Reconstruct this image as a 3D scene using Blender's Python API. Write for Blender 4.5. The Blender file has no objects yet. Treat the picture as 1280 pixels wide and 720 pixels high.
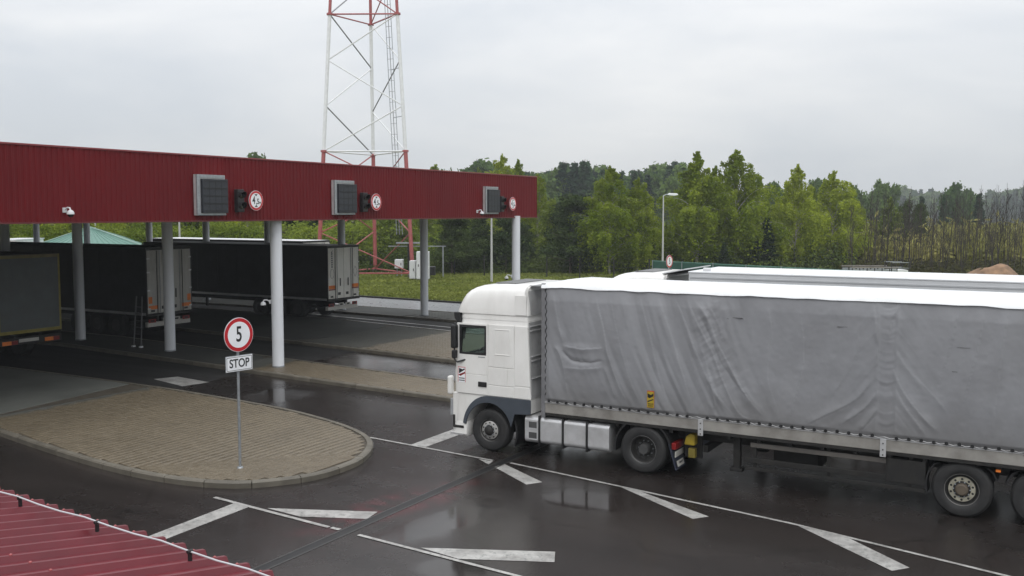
import bpy, math, random
import numpy as np
from mathutils import Vector, Matrix

S = bpy.context.scene
COL = S.collection
R = math.radians
random.seed(7)
rng = np.random.default_rng(11)

# ------------------------------------------------------------------ camera
HC, FPX, HORIZON = 5.6, 1231.0, 264.0
PITCH = math.atan((360 - HORIZON) / FPX)
YAW = math.atan(700 * math.cos(PITCH) / FPX)
cam_d = bpy.data.cameras.new('camera')
cam = bpy.data.objects.new('camera', cam_d); COL.objects.link(cam)
cam.location = (0, 0, HC)
cam.rotation_euler = (math.pi / 2 - PITCH, 0, YAW)
cam_d.sensor_width = 36; cam_d.lens = 36 * FPX / 1280
cam_d.clip_start = .1; cam_d.clip_end = 6000
S.camera = cam

# ------------------------------------------------------------------ overcast sky, soft sun
W = bpy.data.worlds.new('World'); S.world = W; W.use_nodes = True
nt = W.node_tree; N = nt.nodes; LK = nt.links
for n in list(N): N.remove(n)
tc = N.new('ShaderNodeTexCoord')
sep = N.new('ShaderNodeSeparateXYZ'); LK.new(tc.outputs['Generated'], sep.inputs[0])
mx = N.new('ShaderNodeMath'); mx.operation = 'MAXIMUM'; LK.new(sep.outputs['Z'], mx.inputs[0]); mx.inputs[1].default_value = 0
grad = N.new('ShaderNodeMath'); grad.operation = 'MULTIPLY_ADD'; LK.new(mx.outputs[0], grad.inputs[0])
grad.inputs[1].default_value = 1.30; grad.inputs[2].default_value = .665      # overcast luminance: zenith about three times the horizon
mp = N.new('ShaderNodeMapping'); mp.inputs['Scale'].default_value = (1, 1, 3.2); LK.new(tc.outputs['Generated'], mp.inputs[0])
nz = N.new('ShaderNodeTexNoise'); nz.inputs['Scale'].default_value = 2.3; nz.inputs['Detail'].default_value = 5; nz.inputs['Roughness'].default_value = .52
nz.inputs['Distortion'].default_value = .35
LK.new(mp.outputs[0], nz.inputs['Vector'])
cr = N.new('ShaderNodeValToRGB'); LK.new(nz.outputs['Fac'], cr.inputs[0])
cr.color_ramp.elements[0].position = .34; cr.color_ramp.elements[0].color = (.80, .842, .895, 1)
cr.color_ramp.elements[1].position = .66; cr.color_ramp.elements[1].color = (1.06, 1.065, 1.07, 1)
sky = N.new('ShaderNodeTexSky'); sky.sky_type = 'NISHITA'; sky.sun_disc = False
sky.sun_elevation = R(48); sky.sun_rotation = R(150)
ms = N.new('ShaderNodeVectorMath'); ms.operation = 'SCALE'; LK.new(cr.outputs[0], ms.inputs[0]); LK.new(grad.outputs[0], ms.inputs['Scale'])
sk = N.new('ShaderNodeVectorMath'); sk.operation = 'SCALE'; LK.new(sky.outputs[0], sk.inputs[0]); sk.inputs['Scale'].default_value = .006
ad = N.new('ShaderNodeVectorMath'); ad.operation = 'ADD'; LK.new(ms.outputs[0], ad.inputs[0]); LK.new(sk.outputs[0], ad.inputs[1])
bg = N.new('ShaderNodeBackground'); LK.new(ad.outputs[0], bg.inputs[0]); bg.inputs['Strength'].default_value = 1.0
wo = N.new('ShaderNodeOutputWorld'); LK.new(bg.outputs[0], wo.inputs[0])
sun_d = bpy.data.lights.new('sun', 'SUN'); sun_d.energy = .9; sun_d.angle = R(35); sun_d.color = (1, .98, .95)
sun = bpy.data.objects.new('sun', sun_d); COL.objects.link(sun)
sun.rotation_euler = Vector((-.35, .62, -.80)).to_track_quat('-Z', 'Y').to_euler()
S.view_settings.view_transform = 'Standard'; S.view_settings.look = 'None'
S.view_settings.exposure = 0.0; S.view_settings.gamma = 1
S.render.engine = 'CYCLES'
S.cycles.max_bounces = 6; S.cycles.transparent_max_bounces = 12

# ------------------------------------------------------------------ photograph survey: image ray to a place on a plane
FW = np.array([-math.sin(YAW) * math.cos(PITCH), math.cos(YAW) * math.cos(PITCH), -math.sin(PITCH)])
RT = np.array([math.cos(YAW), math.sin(YAW), 0.]); UP = np.cross(RT, FW)
def ray(x, y): return FW * FPX + RT * (x - 640) + UP * (360 - y)
def gz(x, y, z=0.):
    d = ray(x, y); t = (z - HC) / d[2]; return (d[0] * t, d[1] * t)
def gy(x, y, Y):
    d = ray(x, y); t = Y / d[1]; return (d[0] * t, HC + d[2] * t)
def gx(x, y, X):
    d = ray(x, y); t = X / d[0]; return (d[1] * t, HC + d[2] * t)
def gw(x, w):                      # ground place in direction of column x at depth w
    lat = (x - 640) / FPX * w
    return (-math.sin(YAW) * w + math.cos(YAW) * lat, math.cos(YAW) * w + math.sin(YAW) * lat)

# ------------------------------------------------------------------ materials
MATS = {}
def mat(name, col, rough=.6, metal=0., var=.15, vs=3., bump=0., bs=40., spec=.5, coat=0., dirt=None, dirt_amt=.35, dirt_scale=1.2, stretch=(1, 1, 1), rand=0.):
    if name in MATS: return MATS[name]
    m = bpy.data.materials.new(name); m.use_nodes = True; t = m.node_tree; n = t.nodes; l = t.links
    p = n['Principled BSDF']; p.inputs['Roughness'].default_value = rough; p.inputs['Metallic'].default_value = metal
    p.inputs['Specular IOR Level'].default_value = spec
    if coat: p.inputs['Coat Weight'].default_value = coat; p.inputs['Coat Roughness'].default_value = .08
    c = n.new('ShaderNodeTexCoord'); mpn = n.new('ShaderNodeMapping'); mpn.inputs['Scale'].default_value = stretch
    l.new(c.outputs['Object'], mpn.inputs[0])
    a = n.new('ShaderNodeTexNoise'); a.inputs['Scale'].default_value = vs; a.inputs['Detail'].default_value = 6; l.new(mpn.outputs[0], a.inputs['Vector'])
    r = n.new('ShaderNodeValToRGB'); l.new(a.outputs['Fac'], r.inputs[0])
    r.color_ramp.elements[0].position = .3; r.color_ramp.elements[1].position = .7
    r.color_ramp.elements[0].color = (*[x * (1 - var) for x in col], 1); r.color_ramp.elements[1].color = (*[min(1, x * (1 + var)) for x in col], 1)
    out = r.outputs[0]
    if dirt:
        b = n.new('ShaderNodeTexNoise'); b.inputs['Scale'].default_value = dirt_scale; b.inputs['Detail'].default_value = 8; b.inputs['Roughness'].default_value = .65
        l.new(mpn.outputs[0], b.inputs['Vector'])
        r2 = n.new('ShaderNodeValToRGB'); l.new(b.outputs['Fac'], r2.inputs[0]); r2.color_ramp.elements[0].position = .42; r2.color_ramp.elements[1].position = .75
        r2.color_ramp.elements[0].color = (0, 0, 0, 1); r2.color_ramp.elements[1].color = (dirt_amt,) * 3 + (1,)
        x = n.new('ShaderNodeMix'); x.data_type = 'RGBA'; l.new(r2.outputs[0], x.inputs['Factor']); l.new(out, x.inputs['A']); x.inputs['B'].default_value = (*dirt, 1)
        out = x.outputs['Result']
    if rand:
        oi = n.new('ShaderNodeObjectInfo'); mm = n.new('ShaderNodeMath'); mm.operation = 'MULTIPLY_ADD'; l.new(oi.outputs['Random'], mm.inputs[0])
        mm.inputs[1].default_value = 2 * rand; mm.inputs[2].default_value = 1 - rand
        vm = n.new('ShaderNodeVectorMath'); vm.operation = 'SCALE'; l.new(out, vm.inputs[0]); l.new(mm.outputs[0], vm.inputs['Scale']); out = vm.outputs[0]
    l.new(out, p.inputs['Base Color'])
    if bump:
        b = n.new('ShaderNodeTexNoise'); b.inputs['Scale'].default_value = bs; b.inputs['Detail'].default_value = 5; l.new(mpn.outputs[0], b.inputs['Vector'])
        bp = n.new('ShaderNodeBump'); bp.inputs['Strength'].default_value = bump; bp.inputs['Distance'].default_value = .01
        l.new(b.outputs['Fac'], bp.inputs['Height']); l.new(bp.outputs[0], p.inputs['Normal'])
    MATS[name] = m; return m

def leafmat(name, c0, c1, trans=.35, rand=.25, scale=.5):
    m = bpy.data.materials.new(name); m.use_nodes = True; t = m.node_tree; n = t.nodes; l = t.links
    for x in list(n): n.remove(x)
    c = n.new('ShaderNodeTexCoord'); a = n.new('ShaderNodeTexNoise'); a.inputs['Scale'].default_value = scale; a.inputs['Detail'].default_value = 4
    l.new(c.outputs['Object'], a.inputs['Vector'])
    oi = n.new('ShaderNodeObjectInfo')
    s = n.new('ShaderNodeMath'); s.operation = 'MULTIPLY_ADD'; l.new(oi.outputs['Random'], s.inputs[0]); s.inputs[1].default_value = rand * 2; s.inputs[2].default_value = -rand
    s2 = n.new('ShaderNodeMath'); s2.operation = 'ADD'; l.new(s.outputs[0], s2.inputs[0]); l.new(a.outputs['Fac'], s2.inputs[1])
    r = n.new('ShaderNodeValToRGB'); l.new(s2.outputs[0], r.inputs[0]); r.color_ramp.elements[0].position = .3; r.color_ramp.elements[1].position = .7
    r.color_ramp.elements[0].color = (*c0, 1); r.color_ramp.elements[1].color = (*c1, 1)
    d = n.new('ShaderNodeBsdfDiffuse'); tr = n.new('ShaderNodeBsdfTranslucent'); l.new(r.outputs[0], d.inputs[0]); l.new(r.outputs[0], tr.inputs[0])
    mxs = n.new('ShaderNodeMixShader'); mxs.inputs[0].default_value = trans; l.new(d.outputs[0], mxs.inputs[1]); l.new(tr.outputs[0], mxs.inputs[2])
    o = n.new('ShaderNodeOutputMaterial'); l.new(mxs.outputs[0], o.inputs[0]); MATS[name] = m; return m

def glassmat(name, tint, mix, rough=.02):
    m = bpy.data.materials.new(name); m.use_nodes = True; t = m.node_tree; n = t.nodes; l = t.links
    for x in list(n): n.remove(x)
    tr = n.new('ShaderNodeBsdfTransparent'); tr.inputs[0].default_value = (*tint, 1)
    g = n.new('ShaderNodeBsdfGlossy'); g.inputs['Roughness'].default_value = rough; g.inputs[0].default_value = (.9, .9, .9, 1)
    f = n.new('ShaderNodeFresnel'); f.inputs[0].default_value = 1.5
    a = n.new('ShaderNodeMath'); a.operation = 'ADD'; l.new(f.outputs[0], a.inputs[0]); a.inputs[1].default_value = mix
    x = n.new('ShaderNodeMixShader'); l.new(a.outputs[0], x.inputs[0]); l.new(tr.outputs[0], x.inputs[1]); l.new(g.outputs[0], x.inputs[2])
    o = n.new('ShaderNodeOutputMaterial'); l.new(x.outputs[0], o.inputs[0]); MATS[name] = m; return m

WHITE = mat('white_paint', (.80, .79, .765), .28, var=.03, coat=.3, dirt=(.42, .40, .36), dirt_amt=.34, dirt_scale=1.3, stretch=(1, 1, .5))
DIRTYWHITE = mat('dirty_white_doors', (.50, .49, .455), .5, var=.08, dirt=(.22, .2, .17), dirt_amt=.6, dirt_scale=1.4, stretch=(1, 1, .35))
BLACK = mat('black_plastic', (.012, .012, .013), .5, var=.3)
DARKMETAL = mat('dark_chassis', (.011, .0105, .010), .6, var=.4, vs=8, dirt=(.03, .026, .022), dirt_amt=.6, dirt_scale=3)
RUBBER = mat('tyre_rubber', (.017, .017, .0175), .66, var=.25, vs=9, dirt=(.035, .032, .03), dirt_amt=.5, dirt_scale=4)
ALU = mat('aluminium', (.66, .66, .67), .36, metal=.5, var=.1, vs=2, dirt=(.25, .24, .22), dirt_amt=.4, dirt_scale=2.5)
STEEL = mat('galvanised_steel', (.33, .35, .37), .42, metal=.6, var=.15, vs=12)
RAIL = mat('dull_sideboard', (.34, .325, .30), .5, metal=.25, var=.12, vs=3, dirt=(.14, .125, .11), dirt_amt=.65, dirt_scale=2.2)
SLATE = mat('slate_grey_trim', (.055, .065, .08), .45, var=.12)
TARP = mat('grey_tarpaulin', (.245, .248, .262), .42, var=.06, vs=2.5, bump=.12, bs=9, dirt=(.14, .135, .135), dirt_amt=.25, dirt_scale=1.1, stretch=(1, 1, .5), spec=.45)
def grime(m, z0, z1, amt, col):
    n = m.node_tree.nodes; l = m.node_tree.links; p = n['Principled BSDF']; src = p.inputs['Base Color'].links[0].from_socket
    c = n.new('ShaderNodeTexCoord'); sp_ = n.new('ShaderNodeSeparateXYZ'); l.new(c.outputs['Object'], sp_.inputs[0]); no = n.new('ShaderNodeTexNoise'); no.inputs['Scale'].default_value = 1.1; no.inputs['Detail'].default_value = 7; l.new(c.outputs['Object'], no.inputs['Vector'])
    a = n.new('ShaderNodeMath'); a.operation = 'MULTIPLY_ADD'; l.new(no.outputs['Fac'], a.inputs[0]); a.inputs[1].default_value = .9; l.new(sp_.outputs['Z'], a.inputs[2])
    r = n.new('ShaderNodeMapRange'); l.new(a.outputs[0], r.inputs[0]); r.inputs[1].default_value = z0 + .45; r.inputs[2].default_value = z1 + .45; r.inputs[3].default_value = amt; r.inputs[4].default_value = 0
    x = n.new('ShaderNodeMix'); x.data_type = 'RGBA'; l.new(r.outputs[0], x.inputs['Factor']); l.new(src, x.inputs['A']); x.inputs['B'].default_value = (*col, 1); l.new(x.outputs['Result'], p.inputs['Base Color'])
grime(TARP, 1.35, 2.1, .55, (.13, .125, .12))
ROOFTARP = mat('white_roof_tarpaulin', (.70, .71, .72), .4, var=.03, vs=1.4, bump=.1, bs=6, dirt=(.5, .49, .46), dirt_amt=.35, dirt_scale=2)
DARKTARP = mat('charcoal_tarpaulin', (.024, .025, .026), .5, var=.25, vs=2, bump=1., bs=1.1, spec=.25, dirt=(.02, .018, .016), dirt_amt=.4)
GREYTARP = mat('grey_rear_tarpaulin', (.085, .098, .10), .55, var=.12, vs=2, dirt=(.08, .075, .06), dirt_amt=.5)
COLUMN = mat('white_column_paint', (.66, .68, .71), .45, var=.04, dirt=(.5, .5, .5), dirt_amt=.25, dirt_scale=2, stretch=(1, 1, .3))
RED = mat('red_cladding', (.128, .006, .009), .55, spec=.18, var=.1, vs=1.1, dirt=(.10, .008, .011), dirt_amt=.7, dirt_scale=.7, stretch=(1, 1, .3))
REDROOF = mat('red_roof_sheet', (.135, .009, .017), .38, var=.12, vs=2.5, dirt=(.09, .014, .02), dirt_amt=.5, dirt_scale=3)
SOFFIT = mat('dark_soffit', (.02, .02, .022), .8, var=.15)
MASTRED = mat('mast_red', (.33, .085, .085), .5, var=.15, vs=4)
MASTWHITE = mat('mast_white', (.70, .71, .72), .5, var=.08, vs=4)
MASTGREY = mat('mast_grey', (.27, .27, .29), .5, metal=.3, var=.1)
SIGNRED = mat('sign_red', (.48, .012, .02), .35, var=.06)
SIGNWHITE = mat('sign_white', (.80, .81, .83), .35, var=.03)
ORANGE = mat('orange_reflector', (.75, .20, .03), .3, var=.12)
REDLAMP = mat('red_lamp', (.20, .008, .008), .3, var=.1)
YELLOW = mat('yellow_paint', (.36, .26, .02), .5, var=.15, vs=8)
YELLOWFRAME = mat('yellow_frame', (.22, .18, .03), .5, var=.15)
KERB = mat('kerb_concrete', (.125, .112, .088), .55, var=.22, vs=3, bump=.5, bs=50, dirt=(.08, .07, .055), dirt_amt=.6, dirt_scale=2.5, rand=.12)
JOINT = mat('paver_bedding', (.062, .051, .036), .8, var=.2)
GREENROOF = mat('green_roof', (.10, .21, .17), .5, var=.08)
BARK = mat('bark', (.10, .08, .065), .9, var=.3, vs=6)
BIRCHBARK = mat('birch_bark', (.34, .32, .29), .8, var=.5, vs=5, stretch=(1, 1, 3))
TWIG = mat('grey_twig', (.036, .029, .024), .9, var=.3, vs=2, rand=.45)
SOIL = mat('heap_soil', (.24, .145, .085), .9, var=.35, vs=2, bump=1, bs=8, dirt=(.10, .07, .05), dirt_amt=.7)
GREENMESH = mat('green_mesh', (.02, .075, .055), .6, var=.15)
CABINET = mat('cabinet_grey', (.60, .61, .62), .45, var=.05)
WALLM = mat('pale_render', (.42, .40, .36), .8, var=.1)
LENS = mat('dark_lens', (.01, .01, .012), .08, var=0)
SEAT = mat('dark_upholstery', (.03, .03, .035), .8, var=.2)
WINGLASS = glassmat('window_glass', (.55, .66, .60), .03)
LEAF_B = leafmat('birch_leaves', (.145, .20, .015), (.315, .375, .038))
LEAF_B2 = leafmat('young_leaves', (.11, .155, .02), (.22, .275, .045))
LEAF_D = leafmat('pine_needles', (.024, .042, .018), (.065, .090, .030), .15)
LEAF_S = leafmat('far_conifer_needles', (.016, .036, .020), (.045, .078, .038), .1)
LEAF_F = leafmat('far_broad_leaves', (.06, .11, .03), (.12, .18, .05), .3)
LEAF_U = leafmat('undergrowth_leaves', (.035, .06, .018), (.10, .13, .035), .25, scale=.25)

def world_xy(n, l, sx=1, sy=1):
    g = n.new('ShaderNodeNewGeometry'); m_ = n.new('ShaderNodeMapping'); m_.inputs['Scale'].default_value = (sx, sy, 1)
    l.new(g.outputs['Position'], m_.inputs[0]); return g, m_
def under_roof(n, l, g):
    """1 on ground the rain has wetted, 0 where the canopy keeps it dry"""
    s = n.new('ShaderNodeSeparateXYZ'); l.new(g.outputs['Position'], s.inputs[0])
    no = n.new('ShaderNodeTexNoise'); no.inputs['Scale'].default_value = 1.7; no.inputs['Detail'].default_value = 6; l.new(g.outputs['Position'], no.inputs['Vector'])
    a = n.new('ShaderNodeMath'); a.operation = 'MULTIPLY_ADD'; l.new(no.outputs['Fac'], a.inputs[0]); a.inputs[1].default_value = 1.2; l.new(s.outputs['X'], a.inputs[2])
    m1 = n.new('ShaderNodeMapRange'); l.new(a.outputs[0], m1.inputs[0]); m1.inputs[1].default_value = -24.2; m1.inputs[2].default_value = -23.8
    m2 = n.new('ShaderNodeMapRange'); l.new(s.outputs['Y'], m2.inputs[0]); m2.inputs[1].default_value = 45.6; m2.inputs[2].default_value = 46.2
    x = n.new('ShaderNodeMath'); x.operation = 'MAXIMUM'; l.new(m1.outputs[0], x.inputs[0]); l.new(m2.outputs[0], x.inputs[1])
    return x.outputs[0]
def ramp(n, l, src, p0, c0, p1, c1):
    r = n.new('ShaderNodeValToRGB'); l.new(src, r.inputs[0]); e = r.color_ramp.elements
    e[0].position = p0; e[1].position = p1
    e[0].color = (*c0, 1) if hasattr(c0, '__len__') else (c0, c0, c0, 1); e[1].color = (*c1, 1) if hasattr(c1, '__len__') else (c1, c1, c1, 1)
    return r.outputs[0]
def mixc(n, l, f, a, b, mode='MIX'):
    x = n.new('ShaderNodeMix'); x.data_type = 'RGBA'; x.blend_type = mode
    for s, k in ((f, 'Factor'), (a, 'A'), (b, 'B')):
        if isinstance(s, (int, float)): x.inputs[k].default_value = s
        elif isinstance(s, tuple): x.inputs[k].default_value = (*s, 1)
        else: l.new(s, x.inputs[k])
    return x.outputs['Result']
def noise(n, l, v, sc, det=6, rough=.55, dist=0):
    a = n.new('ShaderNodeTexNoise'); a.inputs['Scale'].default_value = sc; a.inputs['Detail'].default_value = det; a.inputs['Roughness'].default_value = rough
    a.inputs['Distortion'].default_value = dist; l.new(v, a.inputs['Vector']); return a.outputs['Fac']
def blob(n, l, g, cx, cy, rx, ry, edge=.35, ang=0):
    """soft irregular patch mask on the ground"""
    mp_ = n.new('ShaderNodeMapping'); mp_.vector_type = 'TEXTURE'; mp_.inputs['Location'].default_value = (cx, cy, 0); mp_.inputs['Rotation'].default_value = (0, 0, ang); mp_.inputs['Scale'].default_value = (rx, ry, 1000)
    l.new(g.outputs['Position'], mp_.inputs[0])
    ln = n.new('ShaderNodeVectorMath'); ln.operation = 'LENGTH'; l.new(mp_.outputs[0], ln.inputs[0])
    no = noise(n, l, g.outputs['Position'], 1.6, 5)
    a = n.new('ShaderNodeMath'); a.operation = 'MULTIPLY_ADD'; l.new(no, a.inputs[0]); a.inputs[1].default_value = 1.3; l.new(ln.outputs['Value'], a.inputs[2])
    m_ = n.new('ShaderNodeMapRange'); l.new(a.outputs[0], m_.inputs[0]); m_.inputs[1].default_value = 1.65 + edge; m_.inputs[2].default_value = 1.65
    return m_.outputs[0]

def asphalt():
    m = bpy.data.materials.new('wet_asphalt'); m.use_nodes = True; n = m.node_tree.nodes; l = m.node_tree.links; p = n['Principled BSDF']
    g, mp_ = world_xy(n, l, .22, 1.5); pos = g.outputs['Position']
    streak = noise(n, l, mp_.outputs[0], .8, 7, .6); big = noise(n, l, pos, .23, 5); fine = noise(n, l, pos, 28, 3); mid = noise(n, l, pos, 2.2, 6, .62)
    wet = under_roof(n, l, g)
    c = ramp(n, l, streak, .35, (.011, .0085, .0078), .68, (.024, .0195, .018))
    c = mixc(n, l, ramp(n, l, big, .4, 0., .65, .6), c, (.032, .0255, .023))
    c = mixc(n, l, ramp(n, l, fine, .5, 0., .8, .5), c, (.05, .047, .044))
    c = mixc(n, l, ramp(n, l, mid, .5, 0., .8, .3), c, (.013, .011, .0105))
    dry = mixc(n, l, ramp(n, l, streak, .4, 0., .65, 1.), (.017, .016, .0155), (.030, .029, .028))  # dry asphalt, darkened to carry some of the canopy's shade
    c = mixc(n, l, wet, dry, c)
    vo = n.new('ShaderNodeTexVoronoi'); vo.feature = 'DISTANCE_TO_EDGE'; vo.inputs['Scale'].default_value = .16
    wv = n.new('ShaderNodeVectorMath'); wv.operation = 'MULTIPLY_ADD'; nn = n.new('ShaderNodeTexNoise'); nn.inputs['Scale'].default_value = 1.3; nn.inputs['Detail'].default_value = 6; l.new(pos, nn.inputs['Vector'])
    l.new(nn.outputs['Color'], wv.inputs[0]); wv.inputs[1].default_value = (1.2, 1.2, 0); l.new(pos, wv.inputs[2]); l.new(wv.outputs[0], vo.inputs['Vector'])
    c = mixc(n, l, ramp(n, l, vo.outputs['Distance'], .0015, .75, .0045, 0.), c, (.006, .0055, .005))
    c = mixc(n, l, ramp(n, l, noise(n, l, pos, 90, 2), .60, 0., .72, .55), c, (.085, .08, .075))
    stain = blob(n, l, g, -11.0, 15.0, .45, 1.6, .6, R(-12))
    sm = n.new('ShaderNodeMath'); sm.operation = 'MULTIPLY'; l.new(stain, sm.inputs[0]); l.new(ramp(n, l, mid, .42, 0., .56, .8), sm.inputs[1])
    c = mixc(n, l, sm.outputs[0], c, (.065, .018, .020))
    l.new(c, p.inputs['Base Color'])
    pud = n.new('ShaderNodeMath'); pud.operation = 'MAXIMUM'
    l.new(blob(n, l, g, -9.75, 14.4, .42, 1.2, .7, R(-8)), pud.inputs[0]); l.new(blob(n, l, g, -8.2, 12.6, .5, .4, .5), pud.inputs[1])
    p2 = n.new('ShaderNodeMath'); p2.operation = 'MAXIMUM'; l.new(pud.outputs[0], p2.inputs[0])
    l.new(blob(n, l, g, -20.8, 22.4, .8, 1.0, .5), p2.inputs[1])
    p3 = n.new('ShaderNodeMath'); p3.operation = 'MAXIMUM'; l.new(p2.outputs[0], p3.inputs[0]); l.new(blob(n, l, g, -8.0, 17.0, .75, .45, .6), p3.inputs[1])
    rw = ramp(n, l, mid, .25, .25, .78, .36); rw = mixc(n, l, ramp(n, l, big, .40, .0, .60, .9), rw, (.17, .17, .17)); rw = mixc(n, l, p3.outputs[0], rw, (.085, .085, .085))
    rr = mixc(n, l, wet, (.82, .82, .82), rw); l.new(rr, p.inputs['Roughness'])
    p.inputs['Specular IOR Level'].default_value = .28
    b = n.new('ShaderNodeBump'); b.inputs['Distance'].default_value = .012
    bs_ = mixc(n, l, p3.outputs[0], (.17, .17, .17), (.015, .015, .015)); l.new(bs_, b.inputs['Strength'])
    hh = n.new('ShaderNodeMath'); hh.operation = 'MULTIPLY_ADD'; l.new(noise(n, l, pos, 60, 3), hh.inputs[0]); hh.inputs[1].default_value = .6; l.new(noise(n, l, pos, 14, 3), hh.inputs[2])
    l.new(hh.outputs[0], b.inputs['Height']); l.new(b.outputs[0], p.inputs['Normal']); return m

def paving(name, wetc0, wetc1, dryc0, dryc1, rw=.38, rd=.8, grain=6.):
    m = bpy.data.materials.new(name); m.use_nodes = True; n = m.node_tree.nodes; l = m.node_tree.links; p = n['Principled BSDF']
    g, mp_ = world_xy(n, l); pos = g.outputs['Position']; wet = under_roof(n, l, g)
    f = noise(n, l, pos, grain, 6, .65); f2 = noise(n, l, pos, .5, 5); ri = n.new('ShaderNodeNewGeometry')
    a = ramp(n, l, f, .3, wetc0, .7, wetc1); a = mixc(n, l, ramp(n, l, f2, .38, 0., .62, .28), a, tuple(x * .62 for x in wetc0))
    isl = ramp(n, l, ri.outputs['Random Per Island'], 0., .94, 1., 1.06)
    d = ramp(n, l, f2, .3, dryc0, .7, dryc1); c = mixc(n, l, wet, d, a); c = mixc(n, l, 1., c, isl, 'MULTIPLY'); l.new(c, p.inputs['Base Color'])
    l.new(mixc(n, l, wet, (rd,) * 3, ramp(n, l, f, .3, rw - .08, .7, rw + .16)), p.inputs['Roughness'])
    b = n.new('ShaderNodeBump'); b.inputs['Strength'].default_value = .35; b.inputs['Distance'].default_value = .006; l.new(noise(n, l, pos, 70, 3), b.inputs['Height']); l.new(b.outputs[0], p.inputs['Normal'])
    return m

def paintmat():
    m = bpy.data.materials.new('worn_road_paint'); m.use_nodes = True; n = m.node_tree.nodes; l = m.node_tree.links; p = n['Principled BSDF']
    g, _ = world_xy(n, l); pos = g.outputs['Position']
    c = ramp(n, l, noise(n, l, pos, 3, 7, .7), .3, (.20, .19, .18), .62, (.44, .43, .41)); c = mixc(n, l, ramp(n, l, noise(n, l, pos, 11, 6, .75),   .53, 0., .66, .85), c, (.07, .085, .08))
    l.new(c, p.inputs['Base Color']); p.inputs['Roughness'].default_value = .33
    b = n.new('ShaderNodeBump'); b.inputs['Strength'].default_value = .3; b.inputs['Distance'].default_value = .005; l.new(noise(n, l, pos, 60, 3), b.inputs['Height']); l.new(b.outputs[0], p.inputs['Normal']); return m

def landmat():
    m = bpy.data.materials.new('meadow_and_field'); m.use_nodes = True; n = m.node_tree.nodes; l = m.node_tree.links; p = n['Principled BSDF']
    g, _ = world_xy(n, l); pos = g.outputs['Position']
    c = ramp(n, l, noise(n, l, pos, .35, 8, .65), .35, (.12, .155, .024), .68, (.23, .25, .05)); c = mixc(n, l, ramp(n, l, noise(n, l, pos, .07, 4), .42, 0., .62, .55), c, (.17, .17, .05))
    ln = n.new('ShaderNodeVectorMath'); ln.operation = 'LENGTH'; l.new(pos, ln.inputs[0])
    far = n.new('ShaderNodeMapRange'); l.new(ln.outputs['Value'], far.inputs[0]); far.inputs[1].default_value = 105; far.inputs[2].default_value = 140
    dryg = ramp(n, l, noise(n, l, pos, .035, 5), .35, (.12, .13, .035), .65, (.30, .25, .10))
    c = mixc(n, l, far.outputs[0], c, dryg); l.new(c, p.inputs['Base Color']); p.inputs['Roughness'].default_value = .9
    b = n.new('ShaderNodeBump'); b.inputs['Strength'].default_value = .8; b.inputs['Distance'].default_value = .06; l.new(noise(n, l, pos, 6, 6, .7), b.inputs['Height']); l.new(b.outputs[0], p.inputs['Normal']); return m
ASPHALT = asphalt(); PAINT = paintmat(); LAND = landmat()
PAVER = paving('island_pavers', (.118, .094, .062), (.158, .128, .086), (.06, .06, .05), (.08, .08, .07))
CONCRETE = paving('dry_shade_concrete', (.08, .075, .06), (.11, .10, .085), (.034, .035, .030), (.055, .057, .050), .35, .8, 3)  # dry tones lowered, canopy shade put into the slab colour
PALEROAD = paving('pale_sky_sheen_road', (.15, .155, .16), (.20, .205, .21), (.06, .06, .06), (.08, .08, .08), .30, .7, 2)  # sky reflection on the wet road put into a pale base colour
WATER = mat('lake_water', (.05, .06, .065), .06, var=.1, bump=.1, bs=.6)

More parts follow.
